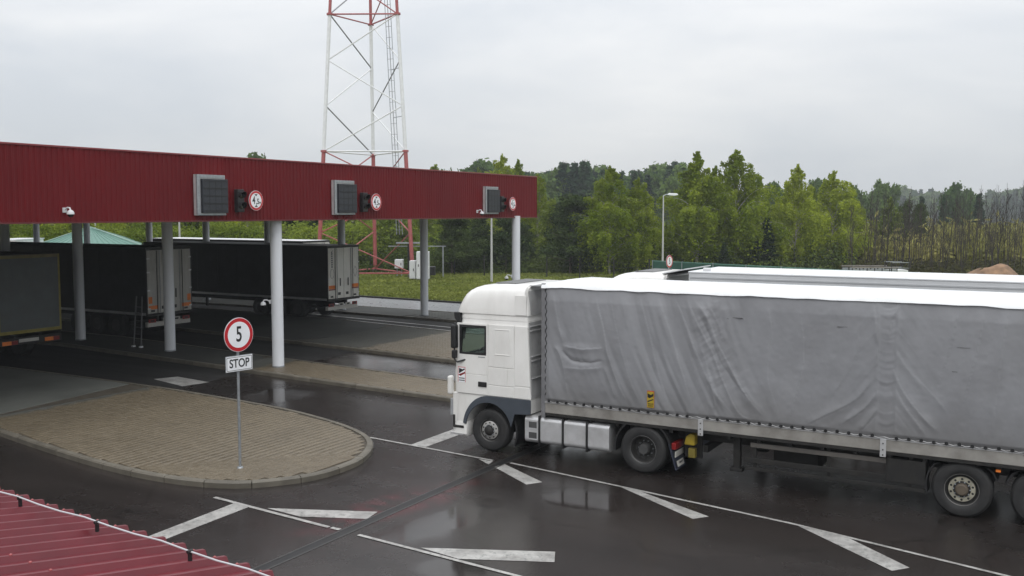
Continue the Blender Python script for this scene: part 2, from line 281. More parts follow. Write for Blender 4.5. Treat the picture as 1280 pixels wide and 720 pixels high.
# ------------------------------------------------------------------ mesh helpers
class MB:
    def __init__(s): s.v = []; s.f = []
    def add(s, vs, fs):
        o = len(s.v); s.v += [tuple(map(float, v)) for v in vs]; s.f += [tuple(i + o for i in f) for f in fs]; return s
    def box(s, x0, x1, y0, y1, z0, z1):
        return s.add([(x, y, z) for x in (x0, x1) for y in (y0, y1) for z in (z0, z1)],
                     [(0, 1, 3, 2), (4, 6, 7, 5), (0, 4, 5, 1), (2, 3, 7, 6), (0, 2, 6, 4), (1, 5, 7, 3)])
    def tube(s, pts, r, n=10, cap=True):
        pts = [Vector(p) for p in pts]; rs = r if hasattr(r, '__len__') else [r] * len(pts); vs = []; fs = []
        for i, p in enumerate(pts):
            d = (pts[min(i + 1, len(pts) - 1)] - pts[max(i - 1, 0)]).normalized()
            a = d.orthogonal().normalized() if i == 0 else (a - d * a.dot(d)).normalized()
            b = d.cross(a)
            for k in range(n):
                t = 2 * math.pi * k / n; vs.append(p + (a * math.cos(t) + b * math.sin(t)) * rs[i])
        for i in range(len(pts) - 1):
            for k in range(n):
                fs.append((i * n + k, i * n + (k + 1) % n, (i + 1) * n + (k + 1) % n, (i + 1) * n + k))
        if cap: fs += [tuple(range(n - 1, -1, -1)), tuple((len(pts) - 1) * n + k for k in range(n))]
        return s.add(vs, fs)
    def bar(s, a, b, w, h, up=(0, 0, 1)):
        a, b = Vector(a), Vector(b); d = (b - a).normalized(); u = Vector(up); u = (u - d * u.dot(d)).normalized(); c = d.cross(u)
        vs = [p + c * (w / 2 * i) + u * (h / 2 * j) for p in (a, b) for i, j in ((-1, -1), (1, -1), (1, 1), (-1, 1))]
        return s.add(vs, [(3, 2, 1, 0), (4, 5, 6, 7), (0, 1, 5, 4), (1, 2, 6, 5), (2, 3, 7, 6), (3, 0, 4, 7)])
    def lathe(s, prof, n=32, axis='y', c=(0, 0, 0), sgn=1, caps=True):
        """prof: list of (radius, distance along axis)"""
        vs = []; fs = []
        for r, h in prof:
            for k in range(n):
                t = 2 * math.pi * k / n; a, b = r * math.cos(t), r * math.sin(t)
                vs.append({'y': (a + c[0], h * sgn + c[1], b + c[2]), 'z': (a + c[0], b + c[1], h + c[2]), 'x': (h * sgn + c[0], a + c[1], b + c[2])}[axis])
        m = len(prof)
        for i in range(m - 1):
            for k in range(n): fs.append((i * n + k, (i + 1) * n + k, (i + 1) * n + (k + 1) % n, i * n + (k + 1) % n))
        if caps and prof[0][0] > 1e-4: fs.append(tuple(range(n)))
        if caps and prof[-1][0] > 1e-4: fs.append(tuple((m - 1) * n + k for k in range(n - 1, -1, -1)))
        return s.add(vs, fs)
    def prism(s, poly, lo, hi, axis='y'):
        """polygon (a,b) swept along axis; y: (x,z)  z: (x,y)  x: (y,z)"""
        f = {'y': lambda a, b, h: (a, h, b), 'z': lambda a, b, h: (a, b, h), 'x': lambda a, b, h: (h, a, b)}[axis]
        n = len(poly); vs = [f(a, b, lo) for a, b in poly] + [f(a, b, hi) for a, b in poly]
        return s.add(vs, [tuple(range(n)), tuple(range(2 * n - 1, n - 1, -1))] + [(i, i + n, (i + 1) % n + n, (i + 1) % n) for i in range(n)])
    def build(s, name, m, parent=None, smooth=None, bevel=0, loc=None):
        me = bpy.data.meshes.new(name); me.from_pydata(s.v, [], s.f); me.materials.append(m)
        import bmesh
        if len(s.f) < 40000:
            b = bmesh.new(); b.from_mesh(me); bmesh.ops.recalc_face_normals(b, faces=b.faces); b.to_mesh(me); b.free()
        me.update()
        o = bpy.data.objects.new(name, me); COL.objects.link(o)
        if parent: o.parent = parent
        if loc: o.location = loc
        if bevel:
            bv = o.modifiers.new('bevel', 'BEVEL'); bv.width = bevel; bv.segments = 2; bv.limit_method = 'ANGLE'; bv.angle_limit = R(40)
        if smooth is not None:
            for p in me.polygons: p.use_smooth = True
            me.set_sharp_from_angle(angle=R(smooth))
        return o
def box(*a): return MB().box(*a)
def fast_mesh(name, m, V, F, parent=None, loc=None):
    """numpy quads straight into a mesh"""
    V = np.asarray(V, np.float32); F = np.asarray(F, np.int32); k = F.shape[1]
    me = bpy.data.meshes.new(name); me.vertices.add(len(V)); me.vertices.foreach_set('co', V.ravel())
    me.loops.add(F.size); me.loops.foreach_set('vertex_index', F.ravel()); me.polygons.add(len(F))
    me.polygons.foreach_set('loop_start', np.arange(0, F.size, k, dtype=np.int32)); me.update(calc_edges=True); me.materials.append(m)
    o = bpy.data.objects.new(name, me); COL.objects.link(o)
    if parent: o.parent = parent
    if loc: o.location = loc
    return o
def empty(name, loc=(0, 0, 0), rz=0, label=None, cat=None, group=None):
    o = bpy.data.objects.new(name, None); COL.objects.link(o); o.location = loc; o.rotation_euler = (0, 0, rz); o.empty_display_size = .2
    return tag(o, label, cat, group)
def tag(o, label=None, cat=None, group=None, kind=None):
    for k, v in (('label', label), ('category', cat), ('group', group), ('kind', kind)):
        if v: o[k] = v
    return o
def struct(o): o['kind'] = 'structure'; return o
def stuff(o, label=None, cat=None): return tag(o, label, cat, kind='stuff')
def dup(o, parent=None, loc=None, rz=None, label=None, scale=None):
    c = o.copy(); COL.objects.link(c)
    if parent: c.parent = parent
    if loc is not None: c.location = loc
    if rz is not None: c.rotation_euler = (0, 0, rz)
    if scale is not None: c.scale = scale
    if label: c['label'] = label
    for ch in [x for x in o.children]: dup(ch, c)
    return c
def text(name, s, size, loc, parent, m, sx=1., rot=(math.pi / 2, 0, math.pi / 2), ext=.002, bold=.0):
    cu = bpy.data.curves.new(name, 'FONT'); cu.body = s; cu.size = size; cu.align_x = 'CENTER'; cu.align_y = 'CENTER'; cu.extrude = ext; cu.offset = bold
    cu.materials.append(m); tmp = bpy.data.objects.new(name, cu); me = bpy.data.meshes.new_from_object(tmp); bpy.data.objects.remove(tmp)
    o = bpy.data.objects.new(name, me); COL.objects.link(o); o.parent = parent; o.location = loc; o.rotation_euler = rot; o.scale = (sx, 1, 1); return o
def smooth_closed(P, k=6):
    P = [np.array(p) for p in P]; n = len(P); out = []
    for i in range(n):
        a, b, c, d = P[i - 1], P[i], P[(i + 1) % n], P[(i + 2) % n]
        for j in range(k):
            t = j / k; out.append(tuple(.5 * ((2 * b) + (-a + c) * t + (2 * a - 5 * b + 4 * c - d) * t * t + (-a + 3 * b - 3 * c + d) * t ** 3)))
    return out

# ------------------------------------------------------------------ ground, roads, islands
land = MB()
xs = np.concatenate([[-2600, -1200, -600, -300], np.arange(-200, 201, 20), [300, 600, 1200, 2600]])
for i in range(len(xs) - 1):
    for j in range(len(xs) - 1):
        land.add([(xs[i], xs[j], 0), (xs[i + 1], xs[j], 0), (xs[i + 1], xs[j + 1], 0), (xs[i], xs[j + 1], 0)], [(0, 1, 2, 3)])
land_o = land.build('ground', LAND); land_o.location.z = -.03; struct(land_o)
def grassY(x): return 50.35 - .07 * (x + 32)
struct(MB().add([(-95, -25, 0), (60, -25, 0), (60, grassY(60), 0), (-95, grassY(-95), 0)], [(0, 1, 2, 3)]).build('asphalt_yard', ASPHALT))
struct(MB().add([(-95, 46.6, .004), (60, 45.3 - 6, .004), (60, grassY(60), .004), (-95, grassY(-95), .004)], [(0, 1, 2, 3)]).build('outer_road', PALEROAD))
struct(MB().prism([(-95, grassY(-95)), (60, grassY(60)), (60, grassY(60) + .16), (-95, grassY(-95) + .16)], -.02, .10, 'z').build('lawn_kerb', DARKMETAL))

def inside(poly, x, y):
    c = False; n = len(poly); j = n - 1
    for i in range(n):
        xi, yi = poly[i]; xj, yj = poly[j]
        if (yi > y) != (yj > y) and x < (xj - xi) * (y - yi) / (yj - yi) + xi: c = not c
        j = i
    return c
def offset_poly(poly, d):
    n = len(poly); out = []; area = sum(poly[i][0] * poly[(i + 1) % n][1] - poly[(i + 1) % n][0] * poly[i][1] for i in range(n)); s = 1 if area > 0 else -1
    for i in range(n):
        a = np.array(poly[i - 1]); b = np.array(poly[i]); c = np.array(poly[(i + 1) % n])
        t = c - a; t = t / (np.linalg.norm(t) + 1e-9); nrm = np.array([-t[1], t[0]]) * s; out.append(tuple(b + nrm * d))
    return out
PH = .125
def paver_bm(lx, ly, h):
    b = .006; x, y = lx / 2, ly / 2
    return [(-x, -y, 0), (x, -y, 0), (x, y, 0), (-x, y, 0), (-x, -y, h - b), (x, -y, h - b), (x, y, h - b), (-x, y, h - b),
            (-x + b, -y + b, h), (x - b, -y + b, h), (x - b, y - b, h), (-x + b, y - b, h)], \
           [(0, 1, 5, 4), (1, 2, 6, 5), (2, 3, 7, 6), (3, 0, 4, 7), (4, 5, 9, 8), (5, 6, 10, 9), (6, 7, 11, 10), (7, 4, 8, 11), (8, 9, 10, 11)]
def make_island(name, outline, pave_box, px, py, single=0, kerb_len=1.0, skip_kerb=lambda x, y: False):
    root = MB().prism(offset_poly(outline, .07), -.02, PH - .022, 'z').build(name, JOINT); struct(root)
    P = [np.array(p) for p in outline]; n = len(P)
    d = [0.]
    for i in range(n): d.append(d[-1] + np.linalg.norm(P[(i + 1) % n] - P[i]))
    tot = d[-1]; cnt = max(4, int(tot / kerb_len))
    inner = [np.array(p) for p in offset_poly(outline, .15)]
    def at(arr, s):
        s = s % tot; i = int(np.searchsorted(d, s, 'right') - 1) % n; t = (s - d[i]) / max(1e-6, d[i + 1] - d[i]); return arr[i] * (1 - t) + arr[(i + 1) % n] * t
    for k in range(cnt):
        s0 = k * tot / cnt + .009; s1 = (k + 1) * tot / cnt - .009; sub = np.linspace(s0, s1, 4)
        o_ = [at(P, s) for s in sub]; i_ = [at(inner, s) for s in sub]
        if skip_kerb(*o_[1]): continue
        oo = [o + (i - o) / np.linalg.norm(i - o) * .03 for o, i in zip(o_, i_)]
        mb = MB(); vs = []
        for q in range(4):
            vs += [(*o_[q], -.01), (*o_[q], PH - .02), (*oo[q], PH + .008), (*i_[q], PH + .008), (*i_[q], -.01)]
        fs = []
        for q in range(3):
            for e in range(4): fs.append((q * 5 + e, q * 5 + e + 1, (q + 1) * 5 + e + 1, (q + 1) * 5 + e))
        fs += [(4, 3, 2, 1, 0), (15, 16, 17, 18, 19)]
        mb.add(vs, fs); mb.build('kerb_stone', KERB, root)
    inn = offset_poly(outline, .16); xs0, xs1, ys0, ys1 = pave_box; cells = []
    row = 0; x = xs0
    while x < xs1:
        y = ys0 + (py / 2 if row % 2 else 0)
        while y < ys1:
            c = (x + px / 2, y + py / 2)
            if all(inside(inn, c[0] + a * px * .42, c[1] + b * py * .42) for a in (-1, 1) for b in (-1, 1)): cells.append(c)
            y += py
        x += px; row += 1
    cells.sort(key=lambda c: c[0] ** 2 + c[1] ** 2)
    vs, fs = paver_bm(px - .0035, py - .0035, .03)
    if single:
        me = None
        for c in cells[:single]:
            z = PH - .030 + random.uniform(-.0015, .0015)
            if me is None:
                o = MB().add(vs, fs).build('paving_block', PAVER, root); me = o.data
            else:
                o = bpy.data.objects.new('paving_block', me); COL.objects.link(o); o.parent = root
            o.location = (c[0], c[1], z)
    A = np.array(vs); Fq = [f for f in fs]; V = []; F = []
    for k, c in enumerate(cells[single:]):
        t = A + np.array([c[0], c[1], PH - .030 + random.uniform(-.0015, .0015)]); V.append(t); F += [[i + 12 * k for i in f] for f in Fq]
    if V:
        o = fast_mesh('paving_blocks', PAVER, np.concatenate(V), F, root); o['kind'] = 'stuff'
    return root

isl_out = [(-13.43, 16.2), (-13.5, 17.0), (-13.85, 17.85), (-14.3, 18.5), (-15.0, 19.1), (-16.2, 19.7), (-18.04, 20.29), (-19.8, 20.62), (-22.84, 20.95), (-24.9, 21.1), (-30, 21.2), (-38, 21.1), (-44, 20.5),
           (-44, 15.6), (-38, 15.6), (-30, 15.55), (-25, 15.15), (-23.0, 14.75), (-20.5, 14.28), (-18.36, 13.95), (-16.7, 13.83), (-15.41, 13.94), (-14.43, 14.29), (-13.79, 14.99), (-13.5, 15.6)]
isl1 = make_island('near_traffic_island', smooth_closed(isl_out, 4), (-24.9, -13.2, 13.6, 21.3), .2, .1, single=300, kerb_len=1.0)
con = [p for p in offset_poly(smooth_closed(isl_out, 4), .17) if p[0] < -24.95]
struct(MB().prism(con, .02, PH - .002, 'z').build('dry_island_slab', paving('pale_dry_slab', (.09, .09, .08), (.13, .13, .115), (.085, .088, .078), (.135, .138, .122), .4, .8, 3)))
def strip(near, far, tipx=None, leftx=-52):
    """island outline from its near and far kerb lines; each is ((x,y),(x,y)) extended along"""
    (a, b), (c, d_) = near, far
    fn = lambda p, q, x: p[1] + (q[1] - p[1]) / (q[0] - p[0]) * (x - p[0])
    lv = lambda p, q, x: fn(p, q, max(x, -36))
    P = [(leftx, lv(a, b, leftx))] + [(x, lv(a, b, x)) for x in np.arange(leftx + 4, tipx - 1.2, 2.)]
    y0, y1 = fn(a, b, tipx - 1), fn(c, d_, tipx - 1); r = (y1 - y0) / 2
    P += [(tipx - 1 + min(1., r) * math.sin(t), (y0 + y1) / 2 - r * math.cos(t)) for t in np.linspace(0, math.pi, 9)]
    P += [(x, lv(c, d_, x)) for x in np.arange(tipx - 2.2, leftx + 3, -2.)] + [(leftx, lv(c, d_, leftx))]
    return P
make_island('second_traffic_island', strip(((-23.1, 24.75), (-15.7, 24.0)), ((-25.3, 27.6), (-17.4, 26.6)), -13.6), (-26, -13.5, 23, 29), .2, .1, kerb_len=2)
make_island('third_traffic_island', strip(((-28.9, 31.45), (-19.8, 30.35)), ((-31.7, 38.9), (-24.5, 37.7)), -14.0), (-28, -14, 29, 40), .2, .2, kerb_len=2)
make_island('fourth_traffic_island', strip(((-35.4, 42.2), (-27., 41.5)), ((-35.7, 45.2), (-29.1, 44.9)), -13.0), (-30, -13, 38, 46), .3, .3, kerb_len=2)
for nm, pl in (('second_island_slab', strip(((-23.1, 24.92), (-15.7, 24.17)), ((-25.3, 27.43), (-17.4, 26.43)), -25.9, -51.8)),
               ('third_island_slab', strip(((-28.9, 31.62), (-19.8, 30.52)), ((-31.7, 38.73), (-24.5, 37.53)), -27.9, -51.8)),
               ('fourth_island_slab', strip(((-35.4, 42.37), (-27., 41.67)), ((-35.7, 45.03), (-29.1, 44.73)), -29.9, -51.8))):
    struct(MB().prism(pl, .02, PH - .003, 'z').build(nm, CONCRETE))

def mark(pts, z=.006):
    q = [gz(*p) for p in pts]; return struct(MB().add([(x, y, z) for x, y in q], [tuple(range(len(q)))]).build('road_marking_and_glint', PAINT))
def line(p0, p1, w=.10, z=.010):
    a, b = np.array(gz(*p0)), np.array(gz(*p1)); d = (b - a) / np.linalg.norm(b - a); n_ = np.array([-d[1], d[0]]) * w / 2
    return struct(MB().add([(*(a - n_), z), (*(b - n_), z), (*(b + n_), z), (*(a + n_), z)], [(0, 1, 2, 3)]).build('road_marking_and_glint', PAINT))
mark([(514, 556), (532, 559), (582, 541), (566, 537)]); mark([(598, 574), (616, 577), (611, 581)])
mark([(618, 584), (630, 580), (678, 603), (658, 606)]); mark([(771, 607), (799, 614), (886, 646), (866, 649)])
mark([(526, 685), (694, 690), (693, 703), (573, 699)]); mark([(292, 629.5), (311, 634), (195, 679), (172, 676)])
mark([(334, 635.5), (472, 640), (459, 649), (375, 646)]); mark([(990, 654), (1053, 669), (1137, 710), (1115, 714)])
line((462, 547), (616, 576), .08); line((638, 579), (773, 608), .08); line((773, 608), (990, 655), .08); line((990, 655), (1330, 738), .08)
line((448, 669), (660, 724), .08); line((268, 622), (411, 659.5), .09); line((414, 660), (425, 662.5), .09)
line((379, 391.5), (600, 413), .16); mark([(192, 474), (222, 471), (262, 478), (228, 483)]); line((433, 403), (600, 421), .10, PH + .012)  # last line is a painted wet glint along the third island's far kerb
# drainage channel across the yard
dx, dy0, dy1 = -10.86, -6., 46.
ch = MB().box(dx - .125, dx - .08, dy0, dy1, -.01, .006).box(dx + .08, dx + .125, dy0, dy1, -.01, .006).build('drain_channel', mat('drain_edge', (.030, .028, .027), .4, var=.2)); struct(ch)
sl = MB()
y = dy0
while y < dy1: sl.box(dx - .078, dx + .078, y, y + .028, -.012, .002); y += .055
g_ = sl.build('grate_slats', mat('cast_grate', (.011, .011, .011), .4, metal=.4, var=.2), ch); g_['kind'] = 'stuff'
struct(MB().add([(dx - .1, dy0, .001), (dx + .1, dy0, .001), (dx + .1, dy1, .001), (dx - .1, dy1, .001)], [(0, 1, 2, 3)]).build('drain_bed', BLACK, ch))
# lake on the right horizon
lk = MB().prism([gw(1040, 370), gw(1330, 350), gw(1500, 420), gw(1480, 560), gw(1130, 540), gw(1040, 470)], -.03, .02, 'z').build('lake', WATER); struct(lk)
# ------------------------------------------------------------------ border canopy
FX = -23.72                                    # front face of the fascia
Z0, Z1, YL, YR = 5.27, 7.34, -12.0, 44.45
DEP = 46.  # depth and left end stretched out of view to cut light beneath
canopy = empty('canopy', (-38, 25, 0), 0, 'long red ribbed flat canopy on white round columns over the lanes', 'canopy')
def cl(mb, name, m, **k):
    o = mb.build(name, m, canopy, **k); o.matrix_parent_inverse = Matrix.Translation((38, -25, 0)); return o
def ribbed(y0, y1, z0, z1, pitch=.168, dep=.022, seed=0):
    """trapezoid sheet in the plane x=0 facing +x"""
    prof = []; y = y0
    while y < y1 - 1e-6:
        for a, h in ((0, 0), (.42, 0), (.52, dep), (.90, dep)):
            if y + a * pitch < y1: prof.append((y + a * pitch, h))
        y += pitch
    prof.append((y1, 0)); V = []; F = []
    for yy, h in prof: V += [(h, yy, z0), (h, yy, z1)]
    for i in range(len(prof) - 1): F.append((2 * i, 2 * i + 2, 2 * i + 3, 2 * i + 1))
    return V, F
k = 0; y = YR; sheets = []
while y > YL:                                   # cladding sheets, one part each
    y1 = y; y0 = max(YL, y - 1.008); V, F = ribbed(y0, y1, Z0 + .04, Z1 - .03)
    j = random.uniform(-.002, .002); V = [(v[0] + FX - .032 + j, v[1], v[2]) for v in V]
    cl(MB().add(V, F), 'cladding_sheet', RED); y = y0
V, F = ribbed(0, DEP + .1, Z0 + .04, Z1 - .03)       # return faces
cl(MB().add([(FX - v[1], YR + v[0] - .03, v[2]) for v in V], F), 'end_cladding', RED)
cl(MB().add([(FX - v[1], YL - v[0] + .03, v[2]) for v in V], F), 'end_cladding', RED)
V, F = ribbed(YL, YR, Z0 + .04, Z1 - .03)
cl(MB().add([(FX - DEP - .1 - v[0], v[1], v[2]) for v in V], F), 'rear_cladding', RED)
cl(MB().box(FX - .10, FX + .012, YL - .01, YR + .01, Z1 - .03, Z1 + .02), 'coping', mat('coping_metal', (.20, .03, .035), .4, var=.1), bevel=.006)
cl(MB().box(FX - .12, FX + .006, YL, YR, Z0, Z0 + .045), 'lower_trim', mat('trim_dark_red', (.10, .012, .015), .4, var=.1))
cl(MB().box(FX - DEP, FX - .12, YL + .1, YR - .1, Z0 + .10, Z0 + .22), 'soffit', SOFFIT)
cl(MB().box(FX - DEP, FX - .12, YL + .1, YR - .1, Z1 - .35, Z1 - .2), 'roof_deck', mat('roof_felt', (.12, .12, .12), .7, var=.2))
for i in range(26):
    yy = YL + 1 + i * 2.2
    if yy < YR - .5: cl(MB().box(FX - DEP + .2, FX - .3, yy, yy + .08, Z0 + .04, Z0 + .098), 'soffit_batten', SOFFIT)
def column(x, y, r=.205):
    mb = MB().lathe([(r, PH - .01), (r, Z0 + .10)], 28, 'z', (x, y, 0)); o = cl(mb, 'column', COLUMN, smooth=40)
    b = MB().lathe([(r + .012, PH - .005), (r + .012, PH + .035), (r + .002, PH + .045)], 28, 'z', (x, y, 0)).build('column_collar', STEEL, o, smooth=40)
cols = []
for px, py in ((348, 461), (213, 441), (101, 427)):
    x, y = gz(px, py, .12); x *= 1.014; y *= 1.014; column(x, y); cols.append((x, y))
for q in range(5): column(-42.6 - 5.6 * q, 27.9 + .5 * q); column(-58 - 5.4 * (q % 2), 43.9)
for q in range(5): column(-25.2 - 9 * q, 3. + .9 * q)
for i, px in enumerate((645, 530, 427, 335, 258, 187)):
    yy = 42.35 + .28 * i; t = math.atan((px - 640) / FPX) + YAW * -1; xx = yy * math.tan(math.atan((px - 640) / FPX) - YAW); column(xx, yy)

# LED boards, signals, height signs on the fascia
def led_board():
    t = empty('lane_display'); w, h = 1.22, 1.27
    box(.0, .10, -w / 2, w / 2, 0, h).build('backing', ALU, t, bevel=.005)
    MB().box(.10, .16, -w / 2, -w / 2 + .12, .02, h).box(.10, .14, -w / 2 + .12, w / 2 - .05, h - .10, h).box(.10, .13, -w / 2 + .12, w / 2, 0, .06).build('frame', STEEL, t, bevel=.006)
    p = box(.02, .20, -w / 2 + .20, w / 2 + .03, .07, h - .13).build('screen', mat('unlit_led_screen', (.022, .025, .032), .5, var=.25, vs=14), t, bevel=.01)
    m = MB(); a, b, c, d = -w / 2 + .22, w / 2 + .01, .09, h - .15
    for i in range(1, 4): m.box(.20, .204, a + (b - a) * i / 4 - .006, a + (b - a) * i / 4 + .006, c, d); m.box(.20, .2035, a, b, c + (d - c) * i / 4 - .006, c + (d - c) * i / 4 + .006)
    m.build('module_joints', BLACK, p)
    for i in range(5): box(.205, .218, a + .03, b - .03, c + .05 + i * (d - c - .1) / 4, c + .066 + i * (d - c - .1) / 4).build('louvre', BLACK, p)
    return t
def signal():
    t = empty('traffic_signal')
    box(.04, .22, -.14, .14, 0, .74).build('housing', BLACK, t, bevel=.02)
    for z in (.20, .54):
        MB().lathe([(.10, .225), (.10, .23), (.0, .234)], 20, 'x', (0, 0, z)).build('lamp_lens', LENS, t)
        v = MB(); n = 14
        vs = []; fs = []
        for i in range(n + 1):
            a = R(-30 + 240 * i / n); c, s = math.cos(a), math.sin(a)
            for r, xx in ((.125, .22), (.135, .22), (.125, .38 - .06 * (1 - s)), (.135, .38 - .06 * (1 - s))): vs.append((xx, r * c, z + r * s))
        for i in range(n): q = 4 * i; fs += [(q, q + 4, q + 6, q + 2), (q + 1, q + 3, q + 7, q + 5), (q + 2, q + 6, q + 7, q + 3)]
        v.add(vs, fs).build('visor', BLACK, t, smooth=40)
    MB().box(-.02, .12, -.05, .05, .1, .16).box(-.02, .12, -.05, .05, .58, .64).build('bracket', STEEL, t)
    return t
def disc_sign(name, d, texts, tri=False, rim=.13):
    t = empty(name); r = d / 2
    MB().lathe([(r - .005, -.018), (r, -.014), (r, 0), (r - .006, .003)], 48, 'x').build('plate', STEEL, t, smooth=30)
    MB().lathe([(r - .004, .003), (r - .004, .0055)], 48, 'x').build('edge', SIGNWHITE, t)
    MB().lathe([(r - .012, .0055), (r - .012, .008)], 48, 'x').build('red_ring', SIGNRED, t)
    MB().lathe([(r * (1 - rim) - .03, .008), (r * (1 - rim) - .03, .0105)], 48, 'x').build('face', SIGNWHITE, t)
    for s, size, y, z, sx in texts: text('numeral', s, size, (.0112, y, z), t, BLACK, sx, bold=.006)
    if tri:
        for s in (-1, 1): MB().prism([(0, s * r * .42), (.075, s * r * .64), (-.075, s * r * .64)], .0105, .013, 'x').build('arrow_mark', BLACK, t)
    return t
def cctv(side=1):
    t = empty('cctv_camera')
    box(0, .07, -.07, .07, -.08, .10).build('mount', CABINET, t, bevel=.01)
    MB().tube([(.06, 0, .03), (.2, 0, .10), (.32, 0, .09), (.36, 0, 0)], .03, 8).build('arm', CABINET, t, smooth=50)
    MB().lathe([(.035, 0.02), (.10, -.02), (.13, -.09), (.13, -.14)], 20, 'z', (.36, 0, 0)).build('housing', CABINET, t, smooth=40)
    MB().lathe([(.11, -.14), (.10, -.19), (.06, -.235), (.001, -.245)], 20, 'z', (.36, 0, 0)).build('dome', LENS, t, smooth=60)
    return t
led0 = led_board(); sg0 = signal()
hs0 = disc_sign('height_limit_sign', .66, [('4', .36, -.105, .0, .72), (',5', .25, .065, -.035, .8), ('m', .10, .175, -.06, .8)], True, .16)
lab = {0: 'nearest one', 1: 'middle one', 2: 'farthest one'}
for i, (bx, by, sx, sy, hx, hy) in enumerate(((264, 270, 303, 266, 318, 257), (431, 268.5, 458, 267, 468, 259), (615, 267.5, 629, 267, 638.5, 260))):
    y, z = gx(bx - 1, by, FX + .02); yl, _ = gx((243, 415, 604)[i], by, FX + .02); yr, zt = gx((285, 446, 627)[i], (221, 227, 235)[i], FX + .02)
    yc = yl + .61; z = Z0 + .2
    a = led0 if i == 0 else dup(led0); a.location = (FX + .006, yc, z - .0); tag(a, ('dark square display board in a silver frame on the red fascia, ') + lab[i], 'display board', 'display boards on the red fascia')
    sc = 1.
    y2, _ = gx(sx, sy, FX + .2); b = sg0 if i == 0 else dup(sg0); b.location = (FX + .006, y2 - .06, Z0 + .30); tag(b, 'black two-lamp traffic signal on the red fascia, ' + lab[i], 'traffic light', 'traffic signals on the red fascia')
    y3, z3 = gx(hx, hy, FX + .05); c = hs0 if i == 0 else dup(hs0); c.location = (FX + .22, y3 - .10, Z0 + .68); tag(c, 'round red and white 4,5 m height limit sign, ' + lab[i], 'road sign', 'height limit signs on the red fascia')
c0 = cctv(); c0.scale = (.75, .75, .75)
y, z = gx(80, 263, FX); c0.location = (FX, y, z); tag(c0, 'white dome camera on the red fascia at far left', 'camera', 'security cameras of the canopy')
y, z = gx(596, 264.5, FX); dup(c0, None, (FX, y, z), 0, 'white dome camera on the red fascia beside the farthest display board')
dup(c0, None, (cols[0][0] - .16, cols[0][1] - .14, 2.42), R(215), 'white dome camera bracketed to the nearest white column')
dup(c0, None, (-23.9, 42.15, 2.4), R(220), 'white dome camera bracketed to the column behind the white cab')

# STOP sign on the near island
def speed_sign(loc, rz, h, label, group=None):
    t = empty('speed_limit_sign', loc, rz, label, 'road sign', group)
    MB().lathe([(.030, 0), (.030, h + .33)], 14, 'z', (-.05, 0, 0)).build('post', STEEL, t, smooth=40)
    MB().lathe([(.07, 0), (.06, .02), (.032, .03)], 14, 'z', (-.05, 0, 0)).build('base', STEEL, t, smooth=40)
    d = disc_sign('sign_disc', .73, [('5', .46, 0, 0, .70)], rim=.16)
    for c in list(d.children): c.parent = t; c.location.z += h
    bpy.data.objects.remove(d)
    w, hh, zc = .34, .17, h - .61
    p = box(-.014, 0, -w, w, zc - hh, zc + hh).build('plate', STEEL, t, bevel=.006)
    box(0, .003, -w + .012, w - .012, zc - hh + .012, zc + hh - .012).build('plate_face', SIGNWHITE, t)
    m = MB()
    for a in (-1, 1): m.box(.003, .0042, -w + .026, w - .026, zc + a * (hh - .032) - .005, zc + a * (hh - .032) + .005); m.box(.003, .0042, a * (w - .031) - .005, a * (w - .031) + .005, zc - hh + .036, zc + hh - .036)
    m.build('plate_border', BLACK, t)
    text('lettering', 'STOP', .255, (.0045, 0, zc), t, BLACK, .82, bold=.004)
    MB().box(-.03, -.012, -.05, .05, h - .2, h - .17).box(-.03, -.012, -.05, .05, h + .17, h + .2).build('clamp', STEEL, t)
    return t
sx, sy = gz(302, 585, PH)
speed_sign((sx, sy, PH), R(-9.5), 2.87, 'red ringed 5 limit sign over a STOP plate on the near paved island')
x2, y2 = gw(837, 56); speed_sign((x2, y2, 0), R(-9.5), 2.75, 'small distant 5 limit sign by the green screen behind the trailers')

# ------------------------------------------------------------------ lattice mast
mast = empty('lattice_mast', (0, 0, 0), 0, 'tall three-legged red and white lattice radio mast on the lawn', 'radio mast')
VF = lambda lat, w: Vector((-math.sin(YAW) * w + math.cos(YAW) * lat, math.cos(YAW) * w + math.sin(YAW) * lat, 0))
B_ = [VF(-8.3, 82.4), VF(-16.3, 82.6), VF(-12.4, 89.2)]   # right, left, middle(back)
cen = sum(B_, Vector()) / 3
ZL = [.4, 10.6, 21.9, 33.2]
def legp(i, z): t = 1 - z * .0135; return cen + Vector((0, 0, z)) + (B_[i] - cen) * t
for s in range(3):
    m = (MASTRED, MASTWHITE, MASTRED)[s]
    for i in range(3):
        MB().tube([legp(i, ZL[s]), legp(i, ZL[s + 1])], .17 - .02 * s, 10).build('leg', m, mast, smooth=40)
        a, b = legp(i, ZL[s]), legp((i + 1) % 3, ZL[s]); 
        MB().tube([a, b], .065, 6).build('ring_beam', MASTRED if s != 1 else MASTWHITE, mast)
        MB().lathe([(.26, -.08), (.26, .08)], 12, 'z', tuple(legp(i, ZL[s]))).build('flange', MASTRED, mast)
    zz = [ZL[s] + (ZL[s + 1] - ZL[s]) * q / 3 for q in range(4)]
    # faces: (right,left) (left,mid) (right,mid): zigzags
    for (p, q) in ((0, 1), (1, 2), (2, 0)):
        for e in range(3):
            a, b = (p, q) if ((s + e) % 2 == 0) else (q, p)
            dk = (p, q) != (0, 1) and (e + p) % 2
            mm = MASTRED if s == 0 else ((MASTGREY if dk else MASTWHITE) if s == 1 else (MASTGREY if dk else MASTRED))
            MB().tube([legp(a, zz[e]), legp(b, zz[e + 1])], .055, 6).build('brace', mm, mast)
for i in range(3): MB().lathe([(.45, -.05), (.45, .32), (.3, .4)], 12, 'z', (legp(i, 0).x, legp(i, 0).y, 0)).build('footing', CONCRETE, mast)
